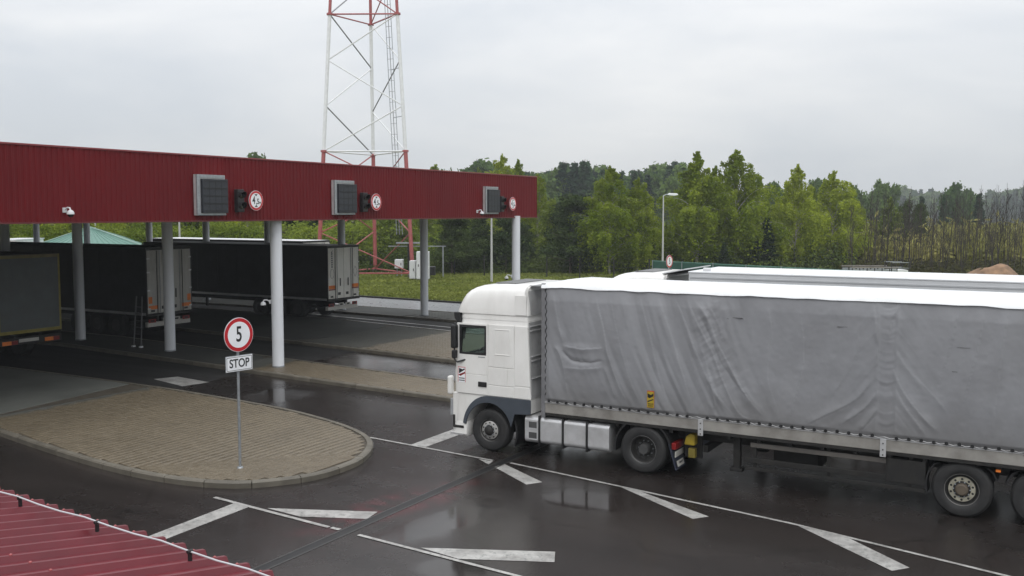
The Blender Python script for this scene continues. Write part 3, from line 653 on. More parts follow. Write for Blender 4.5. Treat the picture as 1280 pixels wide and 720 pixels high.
cb = VF(-9.6, 84.2); ct = cen + (cb - cen) * .52
for dxx in (-.3, .0, .3): MB().tube([cb + Vector((dxx, 0, 3.6)), ct + Vector((dxx * .9, 0, 33))], .03, 6).build('cable_run', STEEL if dxx else MASTGREY, mast)
rg = MB()
for z in np.arange(4, 32, .9):
    t = (z - 3.6) / 29.4; p = cb.lerp(ct, t); rg.bar(p + Vector((-.3, 0, z)), p + Vector((.3, 0, z)), .03, .03)
rg.build('cable_ladder_rungs', STEEL, mast)['kind'] = 'stuff'
for z in (6.5, 13.5, 17.5): 
    t = (z - 3.6) / 29.4; p = cb.lerp(ct, t) + Vector((0, 0, z)); MB().bar(p, legp(0, z), .05, .05).build('cable_bracket', STEEL, mast)
gp = VF(-8.6, 83.5)
gan = empty('cable_gantry', (gp.x, gp.y, 0), YAW, 'grey cable gantry shelf at the foot of the lattice mast', 'cable gantry')
MB().box(-1.2, .9, -.25, .25, 2.85, 2.98).build('shelf', STEEL, gan); MB().box(-1.9, 3., -.05, .05, 2.6, 2.68).build('beam', STEEL, gan)
MB().box(-.25, .15, -.1, .1, 0, 2.85).build('cable_riser', BLACK, gan); MB().box(2.7, 2.8, -.06, .06, 0, 2.6).build('post', STEEL, gan)
def cabinet(px, w, x, z0, z1, label, m=CABINET, d=.5):
    lat = (px - 640) / FPX * w; p = VF(lat, w); t = empty('equipment_cabinet', (p.x, p.y, 0), YAW, label, 'cabinet', 'cabinets at the mast foot')
    box(-x, x, -d, d, z0, z1).build('casing', m, t, bevel=.02); box(-x + .06, x - .06, -d - .015, -d - .002, z0 + .08, z1 - .08).build('door', m, t, bevel=.004)
    if z0 > .3: MB().box(-x + .1, -x + .2, -.05, .05, 0, z0).box(x - .2, x - .1, -.05, .05, 0, z0).build('stand', STEEL, t)
    MB().box(x - .18, x - .12, -d - .04, -d - .015, (z0 + z1) / 2 - .1, (z0 + z1) / 2 + .1).build('handle', BLACK, t)
cabinet(499, 84, .34, .75, 1.5, 'small light cabinet on a stand between the mast legs')
cabinet(516, 80, .24, .15, 1.6, 'low light cabinet just right of the mast leg'); cabinet(523.5, 79.5, .16, .15, 2.35, 'tall narrow light cabinet left of the white column')
cabinet(534, 79.5, .16, .15, 2.35, 'tall narrow light cabinet just right of the column'); cabinet(539.5, 82, .3, .3, 1.0, 'low black box cabinet at the right of the mast cabinets', BLACK)

# ------------------------------------------------------------------ near corrugated roof under the window
ang = 5.65; ex = Vector((-math.cos(R(ang)), math.sin(R(ang)), 0)); rd = Vector((math.sin(R(ang)), math.cos(R(ang)), 0))
ze = 3.0; ox, oy = gz(150, 661, ze); sl_ = math.tan(R(9.5)); back = 7.
annex = empty('annex_building', (ox, oy, 0), 0, 'low annex with a red ribbed metal roof at the lower left', 'building')
def rp(u, v, h=0): p = ex * u + rd * (-v); return (p.x, p.y, ze + v * sl_ + h)
pit = .25; prof = [(0, 0), (.135, 0), (.158, .045), (.192, .045), (.215, 0)]
for k in range(-5, 12):          # roof sheets 1 m cover
    V = []; F = []; pr = []
    for r_ in range(4):
        for a, h in prof: pr.append((k * 1.0 + r_ * pit + a, h))
    pr.append((k * 1.0 + 1.0, 0))
    jit = random.uniform(-.012, .012)
    for a, h in pr: V += [rp(a, -0.0 + jit, h), rp(a, back, h), rp(a, jit, h - .004)]
    for i in range(len(pr) - 1): F.append((3 * i, 3 * i + 1, 3 * i + 4, 3 * i + 3)); F.append((3 * i, 3 * i + 3, 3 * i + 5, 3 * i + 2))
    MB().add(V, F).build('roof_sheet', REDROOF, annex)
def obx(u0, u1, v0, v1, z0, z1, name, m, parent=annex):
    V = [(*(ex * u + rd * (-v)).xy, z) for u in (u0, u1) for v in (v0, v1) for z in (z0, z1)]
    return MB().add(V, [(0, 1, 3, 2), (4, 6, 7, 5), (0, 4, 5, 1), (2, 3, 7, 6), (0, 2, 6, 4), (1, 5, 7, 3)]).build(name, m, parent)
obx(-4.8, 11.8, .45, .65, 0, ze - .02, 'wall', WALLM); obx(-4.9, -4.7, .65, back, 0, ze - .02, 'wall', WALLM); obx(11.6, 11.8, .65, back, 0, ze - .02, 'wall', WALLM)
obx(-5, 12, .05, .40, ze - .05, ze - .02, 'eave_board', WALLM)
for u in (-3, 0, 3, 6): f_ = obx(u, u + 1.2, .435, .447, 1.0, 2.1, 'window', LENS)
sc_ = MB()
for u in np.arange(-5, 12, .25):
    for v in (.09, 1.2, 2.4, 3.6): a = Vector(rp(u + .175 + .0, v, .045)); sc_.lathe([(.012, 0), (.012, .006), (.006, .011)], 6, 'z', tuple(a))
sc_.build('roof_screws', MASTRED, annex)['kind'] = 'stuff'
cabw = empty('lightning_wire', (ox, oy, 0), 0, 'thin pale wire clipped along the edge of the red roof', 'wire')
pts = [rp(u, .30 + .01 * math.sin(u * 2), .115 + .008 * math.cos(u * 6.3)) for u in np.arange(-4.6, 10, .33)]
MB().tube(pts, .0075, 7).build('wire', mat('pale_wire', (.5, .5, .52), .4, metal=.3, var=.05), cabw, smooth=60)
for px in (25, 122, 237, 365):
    best = min(np.arange(-4.6, 8, .02), key=lambda u: abs(640 + FPX * (np.array([rp(u, .3)[0] + ox, rp(u, .3)[1] + oy, 0]) @ RT) / ((np.array([rp(u, .3)[0] + ox, rp(u, .3)[1] + oy, rp(u, .3)[2] - HC])) @ FW) - px))
    a = Vector(rp(best, .30, .05)); MB().box(a.x - .010, a.x + .010, a.y - .012, a.y + .012, a.z - .012, a.z + .075).tube([a + Vector((0, -.022, .065)), a + Vector((0, .022, .065))], .014, 8).build('clip', BLACK, cabw)

# ------------------------------------------------------------------ wheels
TYRE_R = .52
def wheel(name, parent, loc, kind, sgn=-1):
    """axis along y; sgn -1: outside faces -y"""
    w = MB(); r = .29
    if kind == 'steer': prof = [(.262, .0), (.272, -.006), (.27, .015), (.255, .03), (.245, .05), (.20, .012), (.155, -.012), (.13, -.012)]
    elif kind == 'drive': prof = [(.285, .0), (.305, -.012), (.305, .012), (.285, .03), (.270, .16), (.255, .20), (.20, .215), (.12, .215)]
    else: prof = [(.285, .0), (.296, -.006), (.292, .012), (.282, .05), (.262, .085), (.25, .085), (.24, .05), (.13, .05)]
    rim = w.lathe([(a, b) for a, b in prof] + [(.001, prof[-1][1])], 36, 'y', (0, 0, 0), -sgn, False).build(name, mat('painted_rim', (.035, .034, .033), .5, var=.3, vs=7), parent, smooth=35, loc=loc)
    if kind != 'drive':
        rr_ = ((.225, .008), (.20, .000), (.150, -.020), (.128, -.020)) if kind == 'steer' else ((.232, .047), (.225, .030), (.155, .030), (.15, .047))
        MB().lathe(list(rr_), 40, 'y', (0, 0, 0), -sgn, False).build('disc_ring', mat('wheel_silver', (.42, .41, .39), .4, metal=.3, var=.15, vs=9) if kind == 'steer' else mat('weathered_rim', (.36, .34, .27), .5, metal=.2, var=.3, vs=9), rim, smooth=40)
        MB().lathe([(.268 if kind == 'steer' else .289, -.008), (.272 if kind == 'steer' else .297, -.010), (.262 if kind == 'steer' else .285, .006)], 40, 'y', (0, 0, 0), -sgn, False).build('rim_lip', mat('worn_lip', (.22, .21, .20), .45, metal=.4, var=.3), rim)
    wd = .30 if kind != 'trailer' else .37
    if kind == 'drive': MB().lathe([(.305, -.014), (.309, -.004), (.300, .012), (.288, .012)], 40, 'y', (0, 0, 0), -sgn, False).build('rim_lip', ALU, rim, smooth=50)
    tp = [(.268 if kind == 'steer' else .295, .0), (.32, -.018), (.40, -.030), (.47, -.018), (.505, .012), (.515, .03)]
    tp += [(TYRE_R, .045)]
    for g in range(4):
        a = .045 + (wd - .09) * (g + .5) / 4; tp += [(TYRE_R, a - .012), (TYRE_R - .014, a - .009), (TYRE_R - .014, a + .009), (TYRE_R, a + .012)]
    tp += [(TYRE_R, wd - .045), (.50, wd - .01), (.40, wd + .03), (.295, wd)]
    MB().lathe(tp, 48, 'y', (0, 0, 0), -sgn, False).build('tyre', RUBBER, rim, smooth=30)
    hub = MB()
    if kind == 'steer': hub.lathe([(.12, -.015), (.115, -.07), (.08, -.095), (.001, -.10)], 20, 'y', (0, 0, 0), -sgn); hm = DARKMETAL; rr, hy, nr, ho = .140, -.022, .182, -.006
    elif kind == 'drive': hub.lathe([(.13, .21), (.12, .06), (.10, .02), (.001, .015)], 20, 'y', (0, 0, 0), -sgn); hm = mat('grey_hub', (.06, .06, .06), .5, var=.3); rr, hy, nr, ho = .165, .205, .225, .20
    else: hub.lathe([(.115, .05), (.11, -.03), (.085, -.05), (.001, -.055)], 20, 'y', (0, 0, 0), -sgn); hm = mat('rusty_hub', (.09, .07, .05), .7, var=.3); rr, hy, nr, ho = .140, .048, .192, .032
    hub.build('hub', hm, rim, smooth=35)
    nt_ = MB()
    for q in range(10):
        a = 2 * math.pi * q / 10; nt_.lathe([(.013, hy * -sgn), (.013, (hy - .04) * -sgn), (.001, (hy - .045) * -sgn)], 6, 'y', (rr * math.cos(a), 0, rr * math.sin(a)), 1)
    nt_.build('wheel_nuts', STEEL, rim)['kind'] = 'stuff'
    hole = None
    for q in range(10):
        a = 2 * math.pi * (q + .5) / 10
        if hole is None: h_ = hole = MB().lathe([(.021, .006), (.021, -.006)], 12, 'y').build('hand_hole', BLACK, rim)
        else: h_ = bpy.data.objects.new('hand_hole', hole.data); COL.objects.link(h_); h_.parent = rim
        h_.location = (nr * math.cos(a), ho * -sgn, nr * math.sin(a))
    return rim

# ------------------------------------------------------------------ tractor unit (local x=0 at the steer axle, heading -x, near side y=-1.25)
def loft(levels, n_side=None, xs_side=None, skip=None, inset=0.):
    """levels: (z, xf, xr, hw, rc) plan sections; returns verts, faces; xs_side: forced x stations on the sides"""
    V = []; F = []; secs = []
    for z, xf, xr, hw, rc in levels:
        xf += inset; xr -= inset; hw -= inset; P = []
        P += [(xf, y) for y in np.linspace(hw - rc, -(hw - rc), 9)]
        P += [(xf + rc - rc * math.cos(t), -(hw - rc) - rc * math.sin(t)) for t in np.linspace(0, math.pi / 2, 8)[1:]]
        xx = [x for x in xs_side]; P += [(max(x, xf + rc + .001 * (i + 1)), -hw) for i, x in enumerate(xx)]
        r2 = .05; P += [(xr - r2, -hw)] + [(xr - r2 + r2 * math.sin(t), -(hw - r2) - r2 * math.cos(t)) for t in np.linspace(0, math.pi / 2, 4)[1:]]
        P += [(xr, y) for y in np.linspace(-(hw - r2), hw - r2, 3)[1:]]
        P += [(xr - r2 + r2 * math.sin(t), (hw - r2) + r2 * math.cos(t)) for t in np.linspace(math.pi / 2, 0, 4)[1:]]
        P += [(max(x, xf + rc + .001 * (len(xx) - i)), hw) for i, x in reversed(list(enumerate(xx)))]
        P += [(xf + rc - rc * math.cos(t), (hw - rc) + rc * math.sin(t)) for t in np.linspace(math.pi / 2, 0, 8)[:-1]]
        secs.append([(x, y, z) for x, y in P])
    n = len(secs[0])
    for s in secs: V += s
    for i in range(len(secs) - 1):
        for k in range(n):
            f = (i * n + k, i * n + (k + 1) % n, (i + 1) * n + (k + 1) % n, (i + 1) * n + k); c = np.mean([V[j] for j in f], 0)
            if skip and skip(c): continue
            F.append(f)
    F.append(tuple(range(n - 1, -1, -1))); F.append(tuple((len(secs) - 1) * n + k for k in range(n))); return V, F

def tractor(loc, label, detail=True):
    t = empty('tractor_unit', loc, 0, label, 'truck')
    XS = [-.80, -.16, -.05, .5, .8]
    LV = [(1.34, -1.10, 1.00, 1.25, .20), (1.8, -1.10, .98, 1.25, .20), (2.22, -1.07, .96, 1.245, .20), (2.30, -1.06, .955, 1.245, .20), (2.62, -1.01, .94, 1.24, .20), (2.93, -.95, .925, 1.235, .20), (3.02, -.93, .92, 1.23, .20), (3.10, -.92, .915, 1.22, .2)]
    def win(c): return (abs(c[1]) > 1.2 and -.86 < c[0] < -.16 and 2.30 < c[2] < 2.93) or (c[0] < -.85 and abs(c[1]) < 1.05 and 2.22 < c[2] < 2.93)
    V, F = loft(LV, xs_side=XS, skip=win); MB().add(V, F).build('cab_shell', WHITE, t, smooth=35)
    V, F = loft([(z + (.03 if i == 0 else 0) - (.03 if i == len(LV) - 1 else 0), *r_) for i, (z, *r_) in enumerate(LV)], xs_side=XS, skip=win, inset=.035); MB().add(V, F).build('cab_lining', SEAT, t)
    # lower cab with wheel arch
    ra = .63; AX = -.10; arc = [(AX + ra * math.cos(a), .52 + ra * 1.08 * math.sin(a)) for a in np.linspace(R(185), R(0), 20)]
    arc = [(x, z) for x, z in arc if z > .47]
    MB().prism([(-1.10, .62)] + [(-.92, .62)] + [(-.74, .66)] + [p for p in arc if p[1] > (.62 if p[0] < AX else 1.0)] + [(.52, 1.0), (1.0, 1.0), (1.0, 1.339), (-1.10, 1.339)], -1.235, 1.235).build('lower_cab', WHITE, t, bevel=.02)
    trim = [(AX + .615 * math.cos(a), .52 + .615 * 1.06 * math.sin(a)) for a in np.linspace(R(12), R(172), 24)] + [(AX + .70 * math.cos(a), .52 + .81 * math.sin(a)) for a in np.linspace(R(172), R(88), 14)] + [(1.015, 1.33), (1.015, 1.0), (.60, .97)]
    for sy in (-1, 1):
        a_, b_ = sorted((sy * 1.272, sy * 1.237)); MB().prism(trim, a_, b_).build('wheel_arch_trim', SLATE, t, bevel=.008)
        a_, b_ = sorted((sy * 1.20, sy * .75)); MB().prism([(AX + .70 * math.cos(a), .52 + .70 * math.sin(a)) for a in np.linspace(R(60), R(-25), 10)] + [(AX + .74 * math.cos(a), .52 + .74 * math.sin(a)) for a in np.linspace(R(-25), R(60), 10)], a_, b_).build('mudguard', BLACK, t)
    # bumper and steps
    V, F = loft([(.30, -1.10, -.72, 1.20, .22), (.36, -1.19, -.70, 1.25, .25), (.60, -1.20, -.70, 1.25, .25), (.66, -1.17, -.70, 1.24, .25)], xs_side=[-.9, -.85, -.82, -.8, -.78])
    MB().add(V, F).build('bumper', WHITE, t, smooth=35)
    V, F = loft([(.66, -1.17, -.94, 1.235, .2), (1.0, -1.15, -.92, 1.24, .2), (1.30, -1.12, -.92, 1.238, .2)], xs_side=[-.96, -.955, -.95, -.948, -.946]); MB().add(V, F).build('front_corner', WHITE, t, smooth=35)
    for sy in (-1, 1):
        a_, b_ = sorted((sy * 1.262, sy * 1.20)); MB().box(-1.08, -.78, a_, b_, .50, .56).box(-1.08, -1.03, a_, b_, .56, .80).build('step', DARKMETAL, t, bevel=.006)
        a_, b_ = sorted((sy * 1.256, sy * 1.20)); box(-1.16, -1.09, a_, b_, .78, 1.18).build('headlight', mat('lamp_glass', (.30, .31, .32), .08, var=.1), t, bevel=.02)
        a_, b_ = sorted((sy * 1.30, sy * 1.15)); box(-1.22, -1.10, a_, b_, 1.28, 1.72).build('air_deflector', WHITE, t, bevel=.04)
        box(-1.15, -.80, min(sy * 1.262, sy * 1.0), max(sy * 1.262, sy * 1.0), .33, .37).build('step_tread', ALU, t)
    # side panels: door and rear panels with real gaps
    for sy in (-1, 1):
        def pan(name, x0, x1, z0, z1, m=WHITE, th=.014, holes=None, base=1.2365, par=t, bev=.006):
            a_, b_ = sorted((sy * base, sy * (base + th + .012))); return box(x0, x1, a_, b_, z0, z1).build(name, m, par, bevel=bev)
        d = pan('door', -.955, -.115, 1.345, 1.80)
        pan('door_lower', -.955, -.115, 1.345, 1.802, par=d) if False else None
        ring = MB(); a_, b_ = sorted((sy * 1.236, sy * 1.262))
        ring.box(-.955, -.875, a_, b_, 1.812, 3.0).box(-.165, -.115, a_, b_, 1.812, 3.0).box(-.875, -.165, a_, b_, 1.812, 2.28).box(-.875, -.165, a_, b_, 2.95, 3.0); ring.build('door_frame', WHITE, d, bevel=.004)
        a_, b_ = sorted((sy * 1.225, sy * 1.2655)); fr = MB().box(-.885, -.83, a_, b_, 2.27, 2.96).box(-.20, -.155, a_, b_, 2.27, 2.96).box(-.83, -.20, a_, b_, 2.27, 2.32).box(-.83, -.20, a_, b_, 2.90, 2.96).build('window_seal', BLACK, d)
        a_, b_ = sorted((sy * 1.240, sy * 1.246)); box(-.845, -.19, a_, b_, 2.31, 2.915).build('door_window', WINGLASS, d)
        a_, b_ = sorted((sy * 1.262, sy * 1.285)); box(-.37, -.14, a_, b_, 1.53, 1.65).build('door_handle', BLACK, d, bevel=.015)
        pan('side_panel', -.095, .58, 2.02, 3.0); pan('side_panel', -.095, .40, 1.60, 2.0); pan('side_panel', .42, .58, 1.60, 2.0); pan('side_panel', -.095, .58, 1.345, 1.582)
        a_, b_ = sorted((sy * 1.2365, sy * 1.262)); MB().prism([(.60, 1.345), (1.02, 1.345), (1.0, 1.61), (.60, 1.61)], a_, b_).build('side_panel', WHITE, t, bevel=.006); MB().prism([(.60, 1.63), (1.0, 1.63), (.93, 3.0), (.60, 3.0)], a_, b_).build('rear_deflector', WHITE, t, bevel=.006)
        # blank window pressing
        for q in ((.06, .48, 2.88, 2.905), (.06, .48, 2.30, 2.325), (.06, .085, 2.325, 2.88), (.455, .48, 2.325, 2.88)): pan('pressed_frame', *q, th=.022, bev=.008)
        a_, b_ = sorted((sy * 1.263, sy * 1.266)); box(-.37, -.19, a_, b_, 2.215, 2.235).build('badge', STEEL, d)
        if sy < 0:
            st = box(-.93, -.72, -1.2655, -1.2632, 1.60, 1.96).build('blind_spot_sticker', SIGNWHITE, t)
            MB().box(-.93, -.72, -1.2664, -1.2656, 1.945, 1.96).box(-.93, -.918, -1.2664, -1.2656, 1.60, 1.94).box(-.732, -.72, -1.2664, -1.2656, 1.60, 1.94).build('sticker_border', SIGNRED, st)
            MB().prism([(-.90, 1.93), (-.80, 1.90), (-.75, 1.93), (-.735, 1.90), (-.80, 1.86), (-.90, 1.80)], -1.2676, -1.2665).build('sticker_figure', BLACK, st)
            MB().prism([(-.92, 1.77), (-.73, 1.85), (-.73, 1.81), (-.86, 1.74)], -1.2664, -1.2656).build('sticker_figure', REDLAMP, st)
            for zz in (1.63, 1.68): box(-.905, -.745, -1.2664, -1.2656, zz, zz + .022).build('sticker_line', BLACK, st)
    # roof fairing
    FL = [(3.115, -1.00, 1.15, 1.235, .22), (3.17, -1.02, 1.15, 1.238, .25)]
    V, F = loft([(3.105, -.93, .915, 1.225, .2), (3.235, -.93, .91, 1.218, .2)], xs_side=XS); MB().add(V, F).build('roof_band', WHITE, t, smooth=35)
    up_ = [(3.235, -1.04, 0.93, 1.24, .26), (3.30, -1.04, 0.93, 1.24, .28), (3.42, -.99, 0.92, 1.235, .30), (3.55, -.93, 0.90, 1.225, .32), (3.66, -.86, 0.885, 1.21, .34), (3.75, -.76, 0.875, 1.19, .36), (3.82, -.63, 0.865, 1.155, .38), (3.87, -.48, 0.86, 1.10, .40), (3.90, -.28, 0.855, 1.02, .42), (3.915, 0., 0.85, .90, .42)]
    V, F = loft(up_, xs_side=[-.15 if False else .35, .45, .55, .62, .9]); MB().add(V, F).build('roof_fairing', WHITE, t, smooth=42)
    box(-.98, -.93, -1.05, 1.05, 2.99, 3.24).build('sun_visor', BLACK, t, bevel=.02)
    for sy in (-1, 1):
        a_, b_ = sorted((sy * 1.245, sy * 1.12)); MB().prism([(-1.05, 3.24), (-.90, 3.24), (-.86, 3.02), (-.94, 3.0), (-1.03, 3.1)], a_, b_).build('visor_end', BLACK, t, bevel=.01)
        a_, b_ = sorted((sy * 1.252, sy * 1.235)); box(.60, .89, a_, b_, 3.25, 3.70).build('fairing_side_plate', WHITE, t, bevel=.006)
        # mirrors
        a_, b_ = sorted((sy * 1.275, sy * 1.42)); mr = box(-1.04, -.90, a_, b_, 2.40, 2.96).build('mirror', BLACK, t, bevel=.035)
        a_, b_ = sorted((sy * 1.275, sy * 1.40)); box(-1.03, -.92, a_, b_, 2.16, 2.36).build('wide_mirror', BLACK, t, bevel=.03)
        MB().tube([(-.96, sy * 1.22, 3.0), (-.97, sy * 1.35, 2.99), (-.97, sy * 1.35, 2.14), (-.90, sy * 1.34, 2.08), (-.72, sy * 1.24, 2.14)], .022, 8).build('mirror_arm', BLACK, t, smooth=60)
    box(-.2, .35, -.75, .75, 3.913, 3.935).build('roof_hatch', mat('dark_vent', (.10, .10, .10), .5, var=.2), t, bevel=.008)
    # rear wall ribs
    MB().prism([(1.003, 1.36), (1.02, 1.36), (.945, 3.09), (.928, 3.09)], -1.20, 1.20).prism([(.936, 3.26), (.95, 3.26), (.90, 3.80), (.886, 3.80)], -1.12, 1.12).build('rear_wall', mat('rear_wall_grey', (.34, .34, .34), .45, var=.06, dirt=(.16, .15, .14), dirt_amt=.5), t)
    for zz in (2.98, 2.88, 2.3, 2.2, 1.8): box(.94, 1.035 - (zz - 1.8) * .045, -1.19, 1.19, zz, zz + .028).build('rear_rib', MATS['rear_wall_grey'], t, bevel=.008)
    box(.84, 1.14, -1.0, 1.0, 3.885, 3.91).build('spoiler_flap', mat('flap_dark', (.12, .12, .12), .5, var=.1), t)
    MB().tube([(1.2, -.9, 1.4), (1.3, -.8, 2.1), (1.5, -.6, 1.5)], .03, 6).build('air_line', BLACK, t)
    # interior
    box(-.45, .05, -1.0, -.45, 1.75, 1.9).build('seat', SEAT, t, bevel=.04); box(-.08, .08, -1.0, -.45, 1.85, 2.62).build('seat_back', SEAT, t, bevel=.05)
    box(-.45, .05, .45, 1.0, 1.75, 1.9).build('seat', SEAT, t, bevel=.04); box(-.08, .08, .45, 1.0, 1.85, 2.62).build('seat_back', SEAT, t, bevel=.05)
    box(-1.0, -.68, -1.15, 1.15, 1.7, 2.2).build('dashboard', SEAT, t, bevel=.05)
    sw = MB(); n = 20
    sw.tube([(-.60 + .08 * math.sin(2 * math.pi * k / n), -.72 + .22 * math.cos(2 * math.pi * k / n), 2.2 + .19 * math.sin(2 * math.pi * k / n)) for k in range(n + 1)], .017, 6).build('steering_wheel', BLACK, t)
    # chassis
    for sy in (-1, 1): box(-.9, 5.0, sy * .42 - .05, sy * .42 + .05, .72, .98).build('chassis_rail', DARKMETAL, t)
    box(1.15, 4.9, -.37, .37, .80, .90).build('chassis_deck', DARKMETAL, t); box(1.2, 2.0, -1.1, 1.1, 1.0, 1.03).build('catwalk', mat('chequer_plate', (.25, .25, .25), .4, metal=.7, var=.2), t)
    box(-.3, .3, -.95, .95, .42, .60).build('axle', DARKMETAL, t); box(3.4, 4.0, -.7, .7, .40, .64).build('axle', DARKMETAL, t)
    # tank row, near side and far side
    for sy in (-1, 1):
        segs = ((.84, 1.20), (1.235, 1.79), (1.83, 2.38), (2.42, 2.93))
        for i, (a, b) in enumerate(segs):
            yo, yi = sy * 1.22, sy * .62; z0, z1 = .35, .97; r_ = .11
            P = [(yo, z0 + r_), (yo, z1 - r_)] + [(yo - sy * (r_ - r_ * math.cos(q)), z1 - r_ + r_ * math.sin(q)) for q in np.linspace(.2, math.pi / 2, 6)] + [(yi, z1), (yi, z0)] + [(yo - sy * (r_ - r_ * math.sin(q)), z0 + r_ - r_ * math.cos(q)) for q in np.linspace(0, math.pi / 2 - .2, 6)]
            o = MB().prism(P, a, b, 'x').build('step_box' if i == 0 else 'fuel_tank', ALU, t, bevel=.012)
            if i == 0:
                for zz in (.46, .70):
                    a_, b_ = sorted((sy * 1.222, sy * 1.226)); box(.95, 1.15, a_, b_, zz, zz + .14).build('recess_shade', mat('step_shadow', (.12, .12, .12), .5, metal=.6, var=.2), o); a_, b_ = sorted((sy * 1.235, sy * 1.17)); box(.95, 1.15, a_, b_, zz - .03, zz).build('step_tread', ALU, o)  # flat dark plate stands in for the shade inside the step
        for x in (1.218, 1.81, 2.40):
            a_, b_ = sorted((sy * 1.245, sy * .7)); MB().box(x - .022, x + .022, a_, b_, .31, .995).build('tank_strap', BLACK, t, bevel=.01)
        # rear fenders, flap, lamp
        rf = .62; pf = [(3.72 + rf * math.cos(a), .53 + rf * math.sin(a)) for a in np.linspace(R(188), R(8), 22)] + [(3.72 + (rf + .035) * math.cos(a), .53 + (rf + .035) * math.sin(a)) for a in np.linspace(R(8), R(188), 22)]
        a_, b_ = sorted((sy * 1.25, sy * .66)); f_ = MB().prism(pf, a_, b_).build('rear_mudguard', BLACK, t, smooth=40)
        MB().add([(4.30, a_, .72), (4.30, b_, .72), (4.46, b_, .18), (4.46, a_, .18), (4.33, a_, .72), (4.33, b_, .72), (4.49, b_, .18), (4.49, a_, .18)], [(0, 1, 2, 3), (4, 5, 6, 7), (0, 1, 5, 4), (1, 2, 6, 5), (2, 3, 7, 6), (3, 0, 4, 7)]).build('mud_flap', mat('navy_flap', (.03, .035, .055), .5, var=.2), t)
        a_, b_ = sorted((sy * 1.22, sy * .72)); box(4.36, 4.46, a_, b_, .60, .74).build('tail_light', REDLAMP, t, bevel=.012)
        box(4.44, 4.455, a_, b_, .44, .56).build('number_plate', DIRTYWHITE, t)
        if sy < 0:
            fp = MB().add([(4.472, -1.2, .36), (4.472, -.8, .36), (4.505, -.8, .24), (4.505, -1.2, .24)], [(0, 1, 2, 3)]).build('flap_plate', DIRTYWHITE, t)
            text('flap_lettering', 'DAF', .12, (4.493, -1.0, .30), fp, BLACK, 1., rot=(R(106), 0, math.pi / 2), bold=.003)
    for sy in (-1, 1):
        wheel('front_wheel', t, (-.11, sy * 1.17, TYRE_R - .01), 'steer', sy).scale = (.96, 1, .96); wheel('drive_wheel', t, (3.72, sy * 1.22, TYRE_R), 'drive', sy)
        w2 = MB().lathe([(.28, 0), (.50, .01), (.52, .03), (.52, .27), (.50, .29), (.28, .30)], 40, 'y', (3.72, .55 * sy if sy > 0 else -.55 - .30, TYRE_R), 1, False).build('inner_tyre', RUBBER, t, smooth=35)
    MB().lathe([(.30, 0), (.42, .01), (.42, .07), (.30, .08)], 20, 'z', (3.7, 0, 1.02)).build('fifth_wheel', DARKMETAL, t)
    box(4.95, 5.05, -.9, .9, .55, .7).build('cross_member', DARKMETAL, t)
    return t
TR = tractor((-11.50, 20.61, 0), 'white cab-over tractor unit coupled to the nearest grey tarpaulin trailer')

# ------------------------------------------------------------------ near tarpaulin semitrailer (x from 0 at front)
TX, TY = -10.18, 20.63
st = empty('tarpaulin_trailer', (TX, TY, 0), 0, 'nearest semitrailer with wrinkled grey tarpaulin side and white roof', 'semitrailer')
L, HWT = 13.6, 1.275
def feature(poly):                         # survey of the folds on the tarpaulin plane
    return [np.array(gy(px, py, TY - HWT)) - np.array([TX, 0]) for px, py in poly]
XX, ZZ = np.meshgrid(np.linspace(.06, L - .02, 760), np.linspace(1.335, 3.965, 150)); D = np.zeros_like(XX)
def ridge(poly, w, h, asym=0.):
    global D
    w0, w = w, w * 1.35; h = h * .62
    pp = [np.array(q, float) for q in poly]; pp = [2 * pp[0] - pp[1]] + pp + [2 * pp[-1] - pp[-2]]; sm = []
    for q in range(1, len(pp) - 2):
        for t_ in np.linspace(0, 1, 4, endpoint=False): a, b, c, d_ = pp[q - 1:q + 3]; sm.append(.5 * (2 * b + (c - a) * t_ + (2 * a - 5 * b + 4 * c - d_) * t_ ** 2 + (3 * b - a - 3 * c + d_) * t_ ** 3))
    sm.append(pp[-2]); poly = sm
    P = feature(poly); best = np.full_like(XX, 1e9); side = np.zeros_like(XX); along = np.zeros_like(XX); n = len(P) - 1
    for i in range(n):
        a, b = P[i], P[i + 1]; ab = b - a; t = np.clip(((XX - a[0]) * ab[0] + (ZZ - a[1]) * ab[1]) / (ab @ ab), 0, 1)
        dx_, dz_ = XX - (a[0] + t * ab[0]), ZZ - (a[1] + t * ab[1]); d = np.hypot(dx_, dz_); u = d < best
        best = np.where(u, d, best); side = np.where(u, np.sign(dx_ * ab[1] - dz_ * ab[0]), side); along = np.where(u, (i + t) / n, along)
    fade = np.clip(np.minimum(along, 1 - along) * 6, 0.0, 1)
    w = w * (.75 + .8 * vnoise(XX, ZZ, .5, .5, 77) + .4); D += h * np.exp(-(best / w) ** 2) * fade * (.75 + vnoise(XX, ZZ, .25, .35, 78)) + asym * side * h * np.exp(-(best / (w * 1.6)) ** 2) * fade
rs = np.random.default_rng(5)
